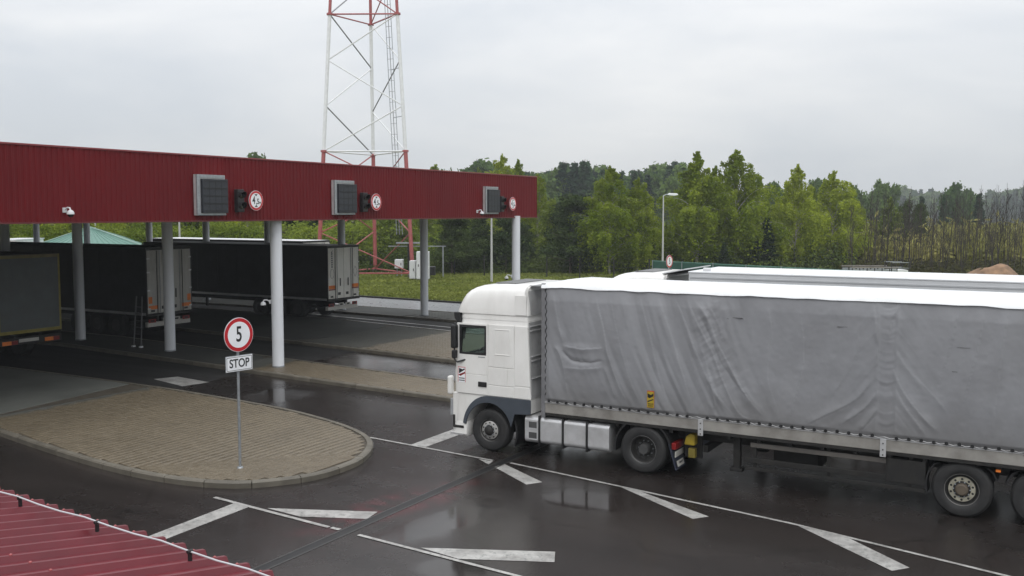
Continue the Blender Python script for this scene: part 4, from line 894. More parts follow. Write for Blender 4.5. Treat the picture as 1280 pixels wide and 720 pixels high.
# smooth noise helper (value noise)
def vnoise(X, Z, sx, sz, seed):
    r = np.random.default_rng(seed); G = r.random((80, 80)); u = X / sx; v = Z / sz; i = np.floor(u).astype(int) % 79; j = np.floor(v).astype(int) % 79; fu = u - np.floor(u); fv = v - np.floor(v)
    fu = fu * fu * (3 - 2 * fu); fv = fv * fv * (3 - 2 * fv); return (G[i, j] * (1 - fu) + G[i + 1, j] * fu) * (1 - fv) + (G[i, j + 1] * (1 - fu) + G[i + 1, j + 1] * fu) * fv - .5
HT = 3.97 - ZZ
zl = 1 / (1 + np.exp((XX - 4.55) * 3)); zr = 1 - zl                       # zone left and right of the first seam
UL = XX - .20 * HT - .075 * HT ** 2; UR = XX + .16 * HT + .05 * HT ** 2
def fb(U, seed, s0, stretch): return vnoise(U + 40, HT + 2, s0, s0 * stretch, seed) + .5 * vnoise(U + 41, HT + 3, s0 * .5, s0 * stretch * .7, seed + 1) + .22 * vnoise(U + 43, HT + 5, s0 * .24, s0 * stretch * .4, seed + 2)
D += zl * (.38 + .62 * np.exp(-((XX - 3.6) / 1.5) ** 2)) * .085 * fb(UL, 31, .34, 7) + zl * .05 * fb(UL, 35, .8, 5)
D += zr * .048 * fb(UR, 41, .55, 5) + zr * .045 * vnoise(UR + 9, ZZ, 1.3, 2.2, 45)
D += .004 * vnoise(XX, ZZ, .09, .09, 3) + .003 * vnoise(XX, ZZ, .045, .06, 4) + .006 * vnoise(XX, ZZ, .30, .22, 5)
D += .045 * np.sin(XX * .92) * np.sin((ZZ - 1.3) / 2.65 * math.pi)
for pl, w, h in (([(744, 362), (757, 410), (762, 440), (776, 480), (787, 503)], .05, .045), ([(764, 364), (773, 410), (786, 460), (803, 505)], .07, .028),
                 ([(800, 366), (812, 410), (826, 470), (838, 508)], .07, .035), ([(823, 366), (838, 410), (850, 450), (866, 505)], .08, .045), ([(842, 367), (857, 400), (872, 440), (893, 485), (915, 515)], .07, .05),
                 ([(858, 369), (872, 400), (892, 440), (905, 475), (925, 515), (945, 525)], .05, .05), ([(868, 372), (886, 395), (897, 425), (915, 460), (935, 495), (958, 522)], .045, .055),
                 ([(872, 385), (890, 420), (902, 450), (922, 480), (950, 515)], .03, -.03), ([(884, 375), (900, 405), (905, 430)], .035, .03), ([(875, 425), (885, 455), (893, 490), (896, 515)], .03, .03),
                 ([(693, 362), (699, 400), (706, 428)], .05, .04), ([(694, 430), (704, 448), (712, 500)], .04, .035), ([(757, 455), (766, 480), (772, 498)], .04, .03),
                 ([(704, 437), (716, 449), (735, 452), (756, 450)], .030, -.06), ([(704, 431), (730, 435), (757, 434)], .05, .05), ([(703, 458), (730, 460), (757, 458)], .05, .035),
                 ([(960, 376), (966, 420), (960, 470), (975, 520)], .10, .025), ([(1000, 378), (1006, 440), (995, 500), (985, 532)], .12, .03),
                 ([(1092, 376), (1096, 400), (1098, 430)], .035, .035), ([(1130, 378), (1116, 400), (1112, 430)], .04, .035),
                 ([(1096, 470), (1070, 500), (1030, 520), (1010, 530)], .05, .04), ([(1098, 490), (1082, 510), (1050, 532)], .045, .045), ([(1098, 510), (1088, 525), (1075, 538)], .04, .04),
                 ([(1116, 455), (1128, 485), (1150, 515), (1175, 540)], .05, .045), ([(1118, 480), (1130, 505), (1145, 525), (1160, 545)], .045, .04), ([(1117, 430), (1135, 460), (1165, 490), (1190, 520)], .06, .02),
                 ([(1200, 380), (1190, 430), (1170, 490)], .12, .03), ([(1232, 382), (1222, 440), (1200, 520)], .12, .03), ([(1262, 384), (1252, 450), (1240, 540)], .10, .03), ([(1075, 400), (1070, 450), (1030, 510)], .10, .02)):
    ridge(pl, w, h, .25)
# gathered seam columns: short sagging wrinkles between two stitched edges
for cx_, amp, wd_ in ((1109, .017, .155), (893, .008, .12)):
    x0 = feature([(cx_, 460)])[0][0]; dx_ = (XX - x0) / wd_; m_ = np.exp(-dx_ ** 6); sag = .055 * dx_ ** 2
    zz_ = ZZ - sag; wr = vnoise(dx_ * .25 + 5, zz_ + 1, 1., .085, 51) + .6 * vnoise(dx_ * .5 + 7, zz_ + 2, 1., .04, 52); D += m_ * amp * wr * (.7 + vnoise(XX, ZZ, .4, .4, 53)) * 1.5 - m_ * amp * .5
    for s in (-1, 1): D += amp * .5 * np.exp(-((XX - x0 - s * wd_ * 1.08) / .028) ** 2)
    for s in (-1, 1):                        # pulls running off the gathers
        u_ = (XX - x0) * s - wd_; pull = ZZ + u_ * 1.15 + .3 * u_ ** 2; D += np.where(u_ > 0, np.exp(-(u_ / .42)), 0) * amp * .9 * (vnoise(u_ * 0 + 3 + s, pull + 2, 1., .13, 54 + s) + .4 * vnoise(u_ * 0 + 3, pull + 2, 1., .06, 56 + s))
for (cx_, cy_, rx_, rz_) in ((886, 405, .35, .40), (893, 435, .38, .42), (905, 470, .40, .40)):
    f = feature([(cx_, cy_)])[0]; m_ = np.exp(-(((XX - f[0]) / rx_) ** 2 + ((ZZ - f[1]) / rz_) ** 2)); U2 = (XX - f[0]) * .75 + (ZZ - f[1]) * .55; V2 = -(XX - f[0]) * .55 + (ZZ - f[1]) * .75
    D += m_ * (.020 * vnoise(U2 + 20, V2 + 20, .34, .085, 61) + .010 * vnoise(U2 + 20, V2 + 20, .15, .045, 62))
edge = np.clip((ZZ - 1.335) / .10, 0, 1) * np.clip((3.965 - ZZ) / .34, 0, 1) ** .7 * np.clip((XX - .06) / .12, 0, 1) * np.clip((L - .02 - XX) / .12, 0, 1)
ztop = 0 * XX
YY = -HWT - .014 - np.clip(edge * (.048 + D * .74), -.006, .16)
nr_, nc_ = XX.shape; Vt = np.stack([XX, YY, ZZ + ztop * (ZZ - 1.335) / 2.6], -1).reshape(-1, 3); ii = np.arange((nr_ - 1) * (nc_ - 1)); r0 = ii // (nc_ - 1) * nc_ + ii % (nc_ - 1)
o = fast_mesh('side_tarpaulin', TARP, Vt, np.stack([r0, r0 + 1, r0 + 1 + nc_, r0 + nc_], 1), st); o.data.polygons.foreach_set('use_smooth', np.ones(len(ii), bool))
box(0.03, L - .02, -HWT + .005, HWT, 1.30, 3.93).build('load_box', TARP, st)
# roof sheet: sags between bows, slightly overlapping the side
RX, RY = np.meshgrid(np.linspace(-.02, L + .02, 300), np.linspace(-HWT - .062, HWT + .062, 60)); bow = np.abs(np.sin(RX / .68 * math.pi / 2))
RZ = 3.985 + .020 * (1 - (RY / 1.3) ** 2) - .016 * bow * (1 - (RY / 1.3) ** 2) + .014 * vnoise(RX, RY + 3, .5, .5, 12) + .005 * vnoise(RX, RY + 3, .12, .12, 13)
rl = np.clip((np.abs(RY) - HWT - .03) / .03, 0, 1); RZ = RZ - rl * (.075 + .006 * np.sin(RX * 6.1 + .6) + .02 * vnoise(RX, RY * 0, .33, 1, 14))
r0 = (np.arange(59)[:, None] * 300 + np.arange(299)[None]).ravel()
o = fast_mesh('roof_tarpaulin', ROOFTARP, np.stack([RX, RY, RZ], -1).reshape(-1, 3), np.stack([r0, r0 + 1, r0 + 301, r0 + 300], 1), st); o.data.polygons.foreach_set('use_smooth', np.ones(len(r0), bool))
for sy in (-1, 1):
    a_, b_ = sorted((sy * (HWT + .004), sy * (HWT - .05))); r_ = box(.02, L, a_, b_, 1.09, 1.325).build('side_rail', RAIL, st, bevel=.012)
    a_, b_ = sorted((sy * (HWT + .014), sy * (HWT - .01))); MB().box(.02, L, a_, b_, 1.315, 1.336).build('rail_lip', ALU, r_); 
    a_, b_ = sorted((sy * (HWT - .0), sy * (HWT - .06))); box(.02, L, a_, b_, 1.03, 1.088).build('rail_base', DARKMETAL, r_)
    a_, b_ = sorted((sy * (HWT + .02), sy * (HWT - .04))); box(-.03, .065, a_, b_, .98, 4.0).build('front_post', mat('post_grey', (.22, .22, .23), .45, metal=.4, var=.15), st, bevel=.008)
    box(L - .05, L + .03, a_, b_, .98, 4.0).build('rear_post', RAIL, st, bevel=.008)
box(-.03, .02, -HWT + .045, HWT - .045, 1.0, 3.98).build('front_bulkhead', CABINET, st)
c0_ = [feature([(876, 530)])[0][0], feature([(1104, 555)])[0][0]]
for x in c0_ + [L - 2.1]:
    b_ = box(x - .055, x + .055, -HWT - .024, -HWT + .0, .98, 1.33).build('post_socket', ALU, st, bevel=.006)
    for zz in (1.02, 1.12, 1.24): MB().lathe([(.014, 0), (.014, .008)], 8, 'y', (x, -HWT - .032, zz)).build('bolt', BLACK, b_)
bk = None; x = .18
cordpts = []
while x < L - .1:
    if all(abs(x - q) > .1 for q in c0_):
        if bk is None: bk = MB().lathe([(.033, 0), (.033, .02), (.016, .028)], 12, 'y', (0, -.042, 0)).build('buckle', BLACK, st); b = bk
        else: b = bpy.data.objects.new('buckle', bk.data); COL.objects.link(b); b.parent = st
        b.location = (x, -HWT - .012, 1.372 + .01 * math.sin(x * 9))
    cordpts += [(x - .107, -HWT - .028, 1.345), (x, -HWT - .045, 1.372)]; x += .215
MB().tube(cordpts, .007, 5).build('cord', mat('pale_cord', (.5, .5, .5), .6, var=.1), st)
cp = []; z = 1.5
while z < 3.85: cp += [(.075, -HWT - .03, z), (.115, -HWT - .03, z + .09)]; z += .18
MB().tube(cp, .011, 5).build('corner_lacing', BLACK, st)
sp = feature([(815.5, 498.5)])[0]; s_ = box(sp[0] - .075, sp[0] + .075, -HWT - .066, -HWT - .060, sp[1] - .17, sp[1] + .17).build('blind_spot_sticker', YELLOW, st)
box(sp[0] - .08, sp[0] + .08, -HWT - .0605, -HWT - .0595, sp[1] - .175, sp[1] + .185).build('sticker_border', SIGNRED, s_)
pm = (abs(XX - sp[0]) < .09) & (abs(ZZ - sp[1]) < .19); s_.location.y = float(YY[pm].min()) + HWT + .057
MB().prism([(sp[0] - .065, sp[1] + .13), (sp[0] + .01, sp[1] + .10), (sp[0] + .065, sp[1] + .14), (sp[0] + .065, sp[1] + .08), (sp[0] - .02, sp[1] + .03), (sp[0] - .065, sp[1] + .05)], -HWT - .069, -HWT - .067).build('sticker_figure', BLACK, s_)
MB().prism([(sp[0] - .065, sp[1] - .03), (sp[0] + .065, sp[1] + .02), (sp[0] + .065, sp[1] - .0), (sp[0] - .065, sp[1] - .06)], -HWT - .069, -HWT - .067).build('sticker_figure', BLACK, s_)
text('sticker_lettering', 'ANGLES', .042, (sp[0], -HWT - .0675, sp[1] - .09), s_, BLACK, .8, rot=(math.pi / 2, 0, 0)); text('sticker_lettering', 'MORTS', .042, (sp[0], -HWT - .0675, sp[1] - .135), s_, BLACK, .8, rot=(math.pi / 2, 0, 0))
for (px, py, n) in ((923, 397, .10), (911, 398, .02), (1054, 408, .09), (1205, 434, .11), (1194, 464, .045)):      # small tears
    f = feature([(px, py)])[0]; box(f[0] - n, f[0] + n, -HWT - .075, -HWT - .045, f[1] - .005, f[1] + .005).build('scuff_mark', mat('scuff', (.12, .12, .125), .6, var=.3), st).location.y = float(YY[(abs(XX - f[0]) < n) & (abs(ZZ - f[1]) < .02)].min()) + HWT + .072
def running_gear(t, near=True, L=13.6, axles=(8.62, 9.93, 11.24), par_y=1.20, z=.95):
    for sy in (-1, 1): box(.6, L - .3, sy * .55 - .06, sy * .55 + .06, z - .22, z + .04).build('chassis_beam', DARKMETAL, t)
    cm = MB()
    for x in np.arange(.5, L - .2, .62): cm.box(x, x + .07, -1.2, 1.2, z + .0, z + .08)
    cm.build('cross_members', DARKMETAL, t)['kind'] = 'stuff'
    box(0.02, L, -1.22, 1.22, z + .081, z + .12).build('floor', DARKMETAL, t)
    for sy in (-1, 1):
        y = sy * .95
        a_, b_ = sorted((y - .07, y + .07)); g = MB().box(4.30, 4.44, a_, b_, .32, 1.0).box(4.24, 4.50, a_ - .03, b_ + .03, .26, .33).build('landing_leg', DARKMETAL, t, bevel=.01)
        yy = sy * 1.16
        box(4.7, 7.55, yy - .02, yy + .02, .84, .93).build('side_guard', mat('guard_dull', (.12, .11, .10), .5, metal=.2, var=.2) if near and sy < 0 else DARKMETAL, t, bevel=.006)
        box(4.6, 8.0, yy - .02, yy + .02, .52, .62).build('side_guard', DARKMETAL, t, bevel=.006); box(4.6, 8.0, yy - .02, yy + .02, .36, .43).build('side_guard', DARKMETAL, t, bevel=.006)
        for x in (4.75, 6.2, 7.7): box(x, x + .06, yy + .0 - sy * .05 - .02, yy - sy * .05 + .02, .36, 1.0).build('guard_bracket', DARKMETAL, t)
        for i, ax in enumerate(axles):
            wheel('trailer_wheel', t, (ax, sy * par_y, TYRE_R), 'trailer', sy)
            pf = [(ax + .60 * math.cos(a), .55 + .60 * math.sin(a)) for a in np.linspace(R(165 if i else 195), R(20), 14)] + [(ax + .63 * math.cos(a), .55 + .63 * math.sin(a)) for a in np.linspace(R(20), R(165 if i else 195), 14)]
            pf = [(x, min(zz, z + .03)) for x, zz in pf]; a_, b_ = sorted((sy * 1.21, sy * .80)); MB().prism(pf, a_, b_).build('mudguard', BLACK, t)
        box(axles[0] + .55, axles[0] + .63, min(sy * 1.27, sy * 1.2), max(sy * 1.27, sy * 1.2), .94, .975).build('side_marker', ORANGE, t)
    for ax in axles: MB().tube([(ax, -.9, TYRE_R), (ax, .9, TYRE_R)], .08, 10).build('axle', DARKMETAL, t)
    box(5.0, 5.9, -.5, .5, .35, .75).build('air_tank_box', DARKMETAL, t); box(L - .15, L, -1.15, 1.15, .42, .54).build('underrun_bar', ALU, t)
running_gear(st)
y_ = -1.1
MB().prism([(3.26, .70), (3.50, .70), (3.50, .93), (3.40, .96), (3.30, .88)], y_, y_ + .2).build('wheel_chock', YELLOW, st, bevel=.03); MB().box(3.36, 3.51, y_, y_ + .12, .44, .64).build('yellow_plate', mat('dull_yellow', (.16, .125, .02), .5, var=.3), st, bevel=.01)
box(3.22, 3.6, y_ + .2, y_ + .24, .4, 1.02).build('chock_holder', DARKMETAL, st)
MB().box(7.3, 8.0, -1.2, -.75, .5, .95).build('tool_box', DARKMETAL, st, bevel=.01)

# second truck beyond, white box trailer
X2, Y2 = -8.85, 26.45
t2 = empty('box_trailer', (X2, Y2, 0), 0, 'white ribbed box semitrailer standing behind the nearest tarpaulin trailer', 'semitrailer')
box(0, 13.6, -1.27, 1.27, 1.2, 3.96).build('body', mat('box_side_white', (.55, .56, .57), .4, var=.04), t2, bevel=.02)
box(-.01, 13.61, -1.285, 1.285, 3.955, 4.0).build('roof', ROOFTARP, t2, bevel=.015)
for z in (3.82, 3.70, 3.52, 3.3, 3.0, 2.6, 2.2, 1.8, 1.4): box(.05, 13.55, -1.284, -1.269, z, z + .035).build('side_rib', mat('rib_grey', (.42, .43, .44), .4, var=.05), t2)
for x in np.arange(1.35, 13.2, 1.35): box(x, x + .05, -1.2, 1.2, 3.999, 4.008).build('roof_batten', ROOFTARP, t2)
box(.3, .5, -1.0, -.9, 4.0, 4.09).build('roof_lug', ALU, t2, bevel=.02)
running_gear(t2, False)
tr2 = dup(TR, None, (-10.35, 26.3, -.0), None, 'white tractor unit behind the nearest trailer, only its roof showing')
fl = MB().add([(.75, -1.1, 3.90), (.75, 1.1, 3.90), (1.38, 1.1, 4.03), (1.38, -1.1, 4.03), (.75, -1.1, 3.93), (.75, 1.1, 3.93), (1.38, 1.1, 4.06), (1.38, -1.1, 4.06)], [(0, 1, 2, 3), (4, 5, 6, 7), (0, 1, 5, 4), (1, 2, 6, 5), (2, 3, 7, 6), (3, 0, 4, 7)]).build('roof_flap', CABINET, tr2)

# ------------------------------------------------------------------ trailers under the canopy (x=0 rear, body runs to -13.6)
def parked_trailer(loc, h, label, kind):
    t = empty('parked_trailer', loc, 0, label, 'semitrailer', None); L = 13.6; z0 = 1.12
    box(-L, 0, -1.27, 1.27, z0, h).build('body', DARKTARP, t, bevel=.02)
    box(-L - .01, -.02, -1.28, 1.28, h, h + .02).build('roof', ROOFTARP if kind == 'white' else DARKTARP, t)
    box(-L, -.05, -1.285, -1.271, z0 - .08, z0 + .03).build('side_rail', ALU if kind != 'tarp' else DARKMETAL, t); box(-L, -.05, 1.271, 1.285, z0 - .08, z0 + .03).build('side_rail', DARKMETAL, t)
    for x in np.arange(-L + 1.2, -.6, 1.55): box(x, x + .03, -1.279, -1.27, z0 + .05, h - .05).build('curtain_strap', BLACK, t)
    if kind == 'tarp':
        box(.0, .012, -1.2, 1.2, z0 + .12, h - .12).build('rear_tarpaulin', GREYTARP, t)
        for a in ((-1.27, -1.2, z0, h), (1.2, 1.27, z0, h)): box(-.02, .03, *a).build('rear_frame', YELLOWFRAME, t)
        box(-.02, .03, -1.2, 1.2, z0, z0 + .12).build('rear_frame', YELLOWFRAME, t); box(-.02, .03, -1.2, 1.2, h - .12, h).build('rear_frame', mat('dull_frame', (.16, .13, .05), .5, var=.2), t)
        bb = box(-.1, .02, -1.25, 1.25, .72, .98).build('light_bar', DARKMETAL, t); box(.02, .03, -.5, .3, .80, .92).build('number_plate', DIRTYWHITE, bb)
        for y in (-1.15, .55): 
            b = box(.02, .035, y, y + .6, .74, .88).build('rear_light', ORANGE, bb); box(.035, .04, y + .35, y + .6, .74, .88).build('red_lens', REDLAMP, b)
    else:
        box(-.015, .015, -1.275, 1.275, h - .10, h + .02).build('door_header', BLACK, t); box(-.015, .02, -1.275, -1.22, z0 - .1, h - .1).build('door_post', BLACK, t); box(-.015, .02, 1.22, 1.275, z0 - .1, h - .1).build('door_post', BLACK, t)
        for k, (a, b) in enumerate(((-1.215, -.64), (-.625, -.01), (.01, .625), (.64, 1.215))):
            d = box(.0, .03, a, b, z0, h - .105).build('door_panel', DIRTYWHITE if kind != 'logo' else mat('lettered_doors', (.76, .745, .69), .45, var=.06, dirt=(.30, .28, .23), dirt_amt=.5, dirt_scale=1.4, stretch=(1, 1, .35)), t, bevel=.006)
            for yy in ((b - .07,) if k % 2 == 0 else (a + .07,)): 
                if k in (1, 2) or True: MB().tube([(.055, yy, z0 - .03), (.055, yy, h - .12)], .014, 6).build('lock_rod', STEEL if k in (1, 2) else DARKMETAL, d)
            if k in (0, 3):
                for zz in (1.3, 2.1, 2.9, 3.5): box(.03, .05, (a - .02 if k == 0 else b - .12), (a + .12 if k == 0 else b + .02), zz, zz + .06).build('hinge', ALU, d)
            box(.052, .08, (a + b) / 2 - .02, (a + b) / 2 + .02, 1.75, 2.15).build('door_lever', BLACK, d) if k in (1, 2) else None
            if kind == 'logo':
                if k in (0, 3): box(.031, .034, a + .02, b - .02, 1.62, 1.80).build('orange_band', ORANGE, d); box(.031, .034, a + .02, b - .02, 1.55, 1.61).build('red_band', REDLAMP, d)
                if k == 0:
                    for q in range(7): box(.031, .0335, (a + b) / 2 - .055, (a + b) / 2 + .05, 2.72 + q * .11, 2.79 + q * .11).build('logo_mark', mat('logo_ink', (.10, .10, .12), .5, var=.1), d)
                    MB().prism([((a + b) / 2 - .08, 3.5), ((a + b) / 2 + .10, 3.62), ((a + b) / 2 + .02, 3.52), ((a + b) / 2 + .05, 3.42)], .031, .0335, 'x').build('logo_mark', MATS['logo_ink'], d)
                if k == 3:
                    yc, zc = (a + b) / 2, 2.45; r_ = MB()
                    for (p, q) in (((0, .28), (.18, 0)), ((.18, 0), (0, -.28)), ((0, -.28), (-.18, 0)), ((-.18, 0), (0, .28))): r_.bar((.034, yc + p[0], zc + p[1]), (.034, yc + q[0], zc + q[1]), .008, .02, (1, 0, 0))
                    r_.build('diamond_mark', MASTGREY, d)
                if k == 0: MB().tube([(.034, (a + b) / 2 + .15 * math.cos(q), 2.4 + .24 * math.sin(q)) for q in np.linspace(0, 2 * math.pi, 21)], .008, 4).build('oval_mark', MASTGREY, d)
            else:
                if k in (0, 3):
                    ya = a + .03 if k == 0 else b - .23; box(.031, .036, ya, ya + .20, 1.55, 1.85).build('warning_plate', ORANGE, d)
                    box(.031, .036, a + .03, b - .03, 1.30, 1.46).build('reflector_plate', ORANGE, d)
            box(.031, .035, a + .15, a + .36, 1.28 if k in (1, 2) else 1.18, 1.42 if k in (1, 2) else 1.27).build('small_plate', BLACK, d)
        box(-.1, .05, -1.27, 1.27, z0 - .13, z0 - .02).build('buffer_bar', ALU if kind == 'white' else DARKMETAL, t)
        ub = box(-.2, -.05, -1.2, 1.2, .52, .72).build('underrun_bar', DIRTYWHITE, t)
        for k, y in enumerate((-1.15, -.35, .2, .75)):
            b = box(-.049, -.03, y, y + .40, .70, .86).build('rear_light', REDLAMP if k in (0, 3) else DIRTYWHITE, t); box(-.029, -.024, y + .1, y + .3, .74, .82).build('lens', BLACK, b)
    for sy in (-1, 1): box(-L + .5, -.2, sy * .5 - .05, sy * .5 + .05, .75, 1.05).build('chassis_beam', DARKMETAL, t)
    wm = None
    for ax in (-4.7, -3.4, -2.1):
        for sy in (-1, 1):
            if wm is None: wm = MB().lathe([(.001, .05), (.12, .05), (.13, .0), (.22, .04), (.28, .0), (.30, -.02), (.48, -.02), (.52, .03), (.52, .33), (.3, .35)], 28, 'y').build('wheel', RUBBER, t, smooth=35); w = wm
            else: w = bpy.data.objects.new('wheel', wm.data); COL.objects.link(w); w.parent = t
            w.location = (ax, sy * 1.22, TYRE_R); w.rotation_euler = (0, 0, 0 if sy < 0 else math.pi)
            MB().lathe([(.12, 0), (.21, .035), (.27, .0)], 20, 'y', (ax, sy * 1.24 if sy < 0 else 1.205, TYRE_R)).build('wheel_disc', mat('painted_rim', (.035, .034, .033), .5, var=.3, vs=7), t, smooth=40)
        MB().tube([(ax, -.9, TYRE_R), (ax, .9, TYRE_R)], .08, 8).build('axle', DARKMETAL, t)
    box(-11., -10.86, -1.0, -.9, .1, 1.1).build('landing_leg', DARKMETAL, t); box(-11., -10.86, .9, 1.0, .1, 1.1).build('landing_leg', DARKMETAL, t)
    return t
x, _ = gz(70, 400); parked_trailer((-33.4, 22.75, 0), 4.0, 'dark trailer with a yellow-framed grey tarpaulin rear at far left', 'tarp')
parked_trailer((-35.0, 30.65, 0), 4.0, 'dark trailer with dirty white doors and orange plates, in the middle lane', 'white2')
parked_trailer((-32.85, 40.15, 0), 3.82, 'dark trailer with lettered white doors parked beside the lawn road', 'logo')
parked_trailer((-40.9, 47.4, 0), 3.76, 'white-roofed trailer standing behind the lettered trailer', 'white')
# folding ladder
lx, ly = gz(172, 434, PH); ld = empty('step_ladder', (lx, ly, PH), 0, 'dark two-legged ladder leaning on the dark trailer under the canopy', 'ladder')
for s in (-.22, .22):
    r_ = MB().tube([(s, 0, .02), (s * .75 - .42, .5, 2.0)], .028, 8).build('rail', mat('ladder_dark', (.10, .10, .105), .45, metal=.3, var=.2), ld); MB().box(s - .05, s + .05, -.08, .05, 0, .06).build('foot', CABINET, r_)
for i in range(6): MB().tube([(-.21 - .36 * i / 6, .4 * i / 6 + .05, .25 + 1.6 * i / 6), (.21 - .46 * i / 6, .4 * i / 6 + .05, .25 + 1.6 * i / 6)], .014, 6).build('rung', MATS['ladder_dark'], ld)

# ------------------------------------------------------------------ background things
def lamp(px, w, topy, label, head=True):
    x, y = gw(px, w); h = HC + (HORIZON - topy) * w / FPX; t = empty('street_lamp', (x, y, 0), YAW, label, 'street lamp', 'street lamps beyond the lanes')
    MB().tube([(0, 0, 0), (0, 0, h)], [.10, .055], 10).build('pole', mat('lamp_pole', (.50, .50, .50), .45, metal=.3, var=.08), t, smooth=40); MB().tube([(0, 0, h), (.25, 0, h + .12), (.6, 0, h + .15)], .04, 8).build('arm', STEEL, t)
    MB().prism([(.3, h + .10), (.5, h + .24), (1.15, h + .20), (1.25, h + .08), (.9, h + .02)], -.16, .16).build('lamp_head', SIGNWHITE, t, bevel=.03); box(.45, 1.1, -.12, .12, h + .0, h + .035).build('lens', mat('lamp_lens', (.6, .62, .62), .2, var=.05), t)
lamp(828.5, 84, 245, 'tall street lamp behind the green screen by the birches'); lamp(614.5, 77, 245, 'street lamp on the lawn just left of the last white column'); lamp(225, 80, 240, 'street lamp behind the canopy at far left')
lamp(120, 95, 240, 'street lamp standing behind the green roofed pavilion')
# green windbreak
g0, g1 = np.array(gw(816, 66)), np.array([30., 43.]); gf = empty('green_screen_fence', (g0[0], g0[1], 0), math.atan2(g1[1] - g0[1], g1[0] - g0[0]), 'dark green mesh screen fence behind the white truck roofs', 'fence')
Lf = float(np.linalg.norm(g1 - g0)); n = int(Lf / 2.5)
for i in range(n):
    box(i * 2.5 + .04, i * 2.5 + 2.46, -.015, .015, .1, 2.25).build('screen_panel', GREENMESH, gf)
    box(i * 2.5 - .03, i * 2.5 + .03, -.03, .03, 0, 2.33).build('post', STEEL, gf)
    box(i * 2.5 + .03, i * 2.5 + 2.47, -.02, .02, 2.26, 2.31).build('top_rail', mat('pale_green_rail', (.10, .22, .18), .5, var=.1), gf)
# wire fence at the wood edge
wf0, wf1 = np.array(gw(430, 92)), np.array(gw(815, 78)); wf = empty('wire_fence', (wf0[0], wf0[1], 0), math.atan2(wf1[1] - wf0[1], wf1[0] - wf0[0]), 'thin wire fence with dark posts between lawn and trees', 'fence')
Lf = float(np.linalg.norm(wf1 - wf0)); k = 0
while k * 3 < Lf: box(k * 3 - .04, k * 3 + .04, -.04, .04, 0, 1.8).build('post', DARKMETAL, wf); k += 1
for z in (.3, .7, 1.1, 1.45, 1.75): box(0, Lf, -.006, .006, z, z + .014).build('wire', DARKMETAL, wf)
# green pavilion
px_, py_ = gw(113, 88); pv = empty('pavilion', (px_, py_, 0), YAW + R(20), 'low pavilion with a green hip roof, far left under the canopy', 'pavilion')
rw_ = 4.3; rf = MB().add([(-rw_, -rw_, 2.65), (rw_, -rw_, 2.65), (rw_, rw_, 2.65), (-rw_, rw_, 2.65), (0, 0, 4.2)], [(0, 1, 4), (1, 2, 4), (2, 3, 4), (3, 0, 4), (0, 3, 2, 1)]).build('roof', GREENROOF, pv)
for a in np.arange(-4, 4.1, .5): MB().bar((a, -rw_ - .01, 2.66), (a * .02, -.08, 4.19), .03, .03).build('standing_seam', GREENROOF, rf)
for i in range(4): a = R(45 + 90 * i); MB().bar((rw_ * 1.414 * math.cos(a), rw_ * 1.414 * math.sin(a), 2.67), (0, 0, 4.22), .09, .06).build('hip_cap', mat('hip_pale', (.25, .36, .31), .4, var=.05), rf)
box(-3.7, 3.7, -3.7, 3.7, 0, 2.64).build('wall', WALLM, pv); box(-2.8, -1.6, -3.72, -3.70, 1, 2.1).build('window', LENS, pv); box(1, 2.2, -3.72, -3.70, 1, 2.1).build('window', LENS, pv); box(-.6, .3, -3.73, -3.70, 0, 2.1).build('door', SLATE, pv)
px_, py_ = gw(22, 85); vt = empty('box_van', (px_, py_, 0), YAW, 'white box van roof showing behind the leftmost dark trailer', 'van')
box(-1.1, 1.1, -2.5, 2.5, .8, 3.2).build('box_body', WHITE, vt, bevel=.04); box(-1.15, 1.15, -2.55, 2.55, 3.16, 3.24).build('roof_edge', CABINET, vt); box(-1.0, 1.0, -4.0, -2.55, .6, 2.3).build('cab', WHITE, vt, bevel=.15); box(-.85, .85, -3.9, -2.9, 1.5, 2.15).build('windscreen', LENS, vt, bevel=.1)
for sx_ in (-1, 1):
    for yy in (-3.3, 1.6): MB().lathe([(.15, 0), (.38, .0), (.38, .22), (.15, .22)], 20, 'x', (sx_ * .95 - .11, yy, .38)).build('wheel', RUBBER, vt)
# soil heap
px_, py_ = gw(1243, 72); n = 40; V = []; F = []
for i in range(n + 1):
    for j in range(n + 1):
        a, b = (i / n - .5) * 7.4, (j / n - .5) * 5; x_, y_ = a * math.cos(YAW) - b * math.sin(YAW), a * math.sin(YAW) + b * math.cos(YAW)
        h = 1.75 * math.exp(-((a - .5) / 1.55) ** 2 - (b / 1.6) ** 2) + .95 * math.exp(-((a + 1.5) / 1.2) ** 2 - ((b - .3) / 1.2) ** 2); h *= max(0, 1 - (abs(b) / 2.5) ** 4) * max(0, 1 - (abs(a) / 3.7) ** 4)
        h += .12 * h * float(vnoise(np.array(a + 9.), np.array(b + 9.), .4, .4, 20)) + .3 * h * float(vnoise(np.array(a + 9.), np.array(b + 9.), 1.1, 1.1, 21)); V.append((x_ + px_, y_ + py_, max(h, 0) - .05))
for i in range(n):
    for j in range(n): q = i * (n + 1) + j; F.append((q, q + n + 1, q + n + 2, q + 1))
tag(MB().add(V, F).build('soil_heap', SOIL, smooth=70), 'rounded heap of brown soil behind the white trailer roof at right', 'soil heap')
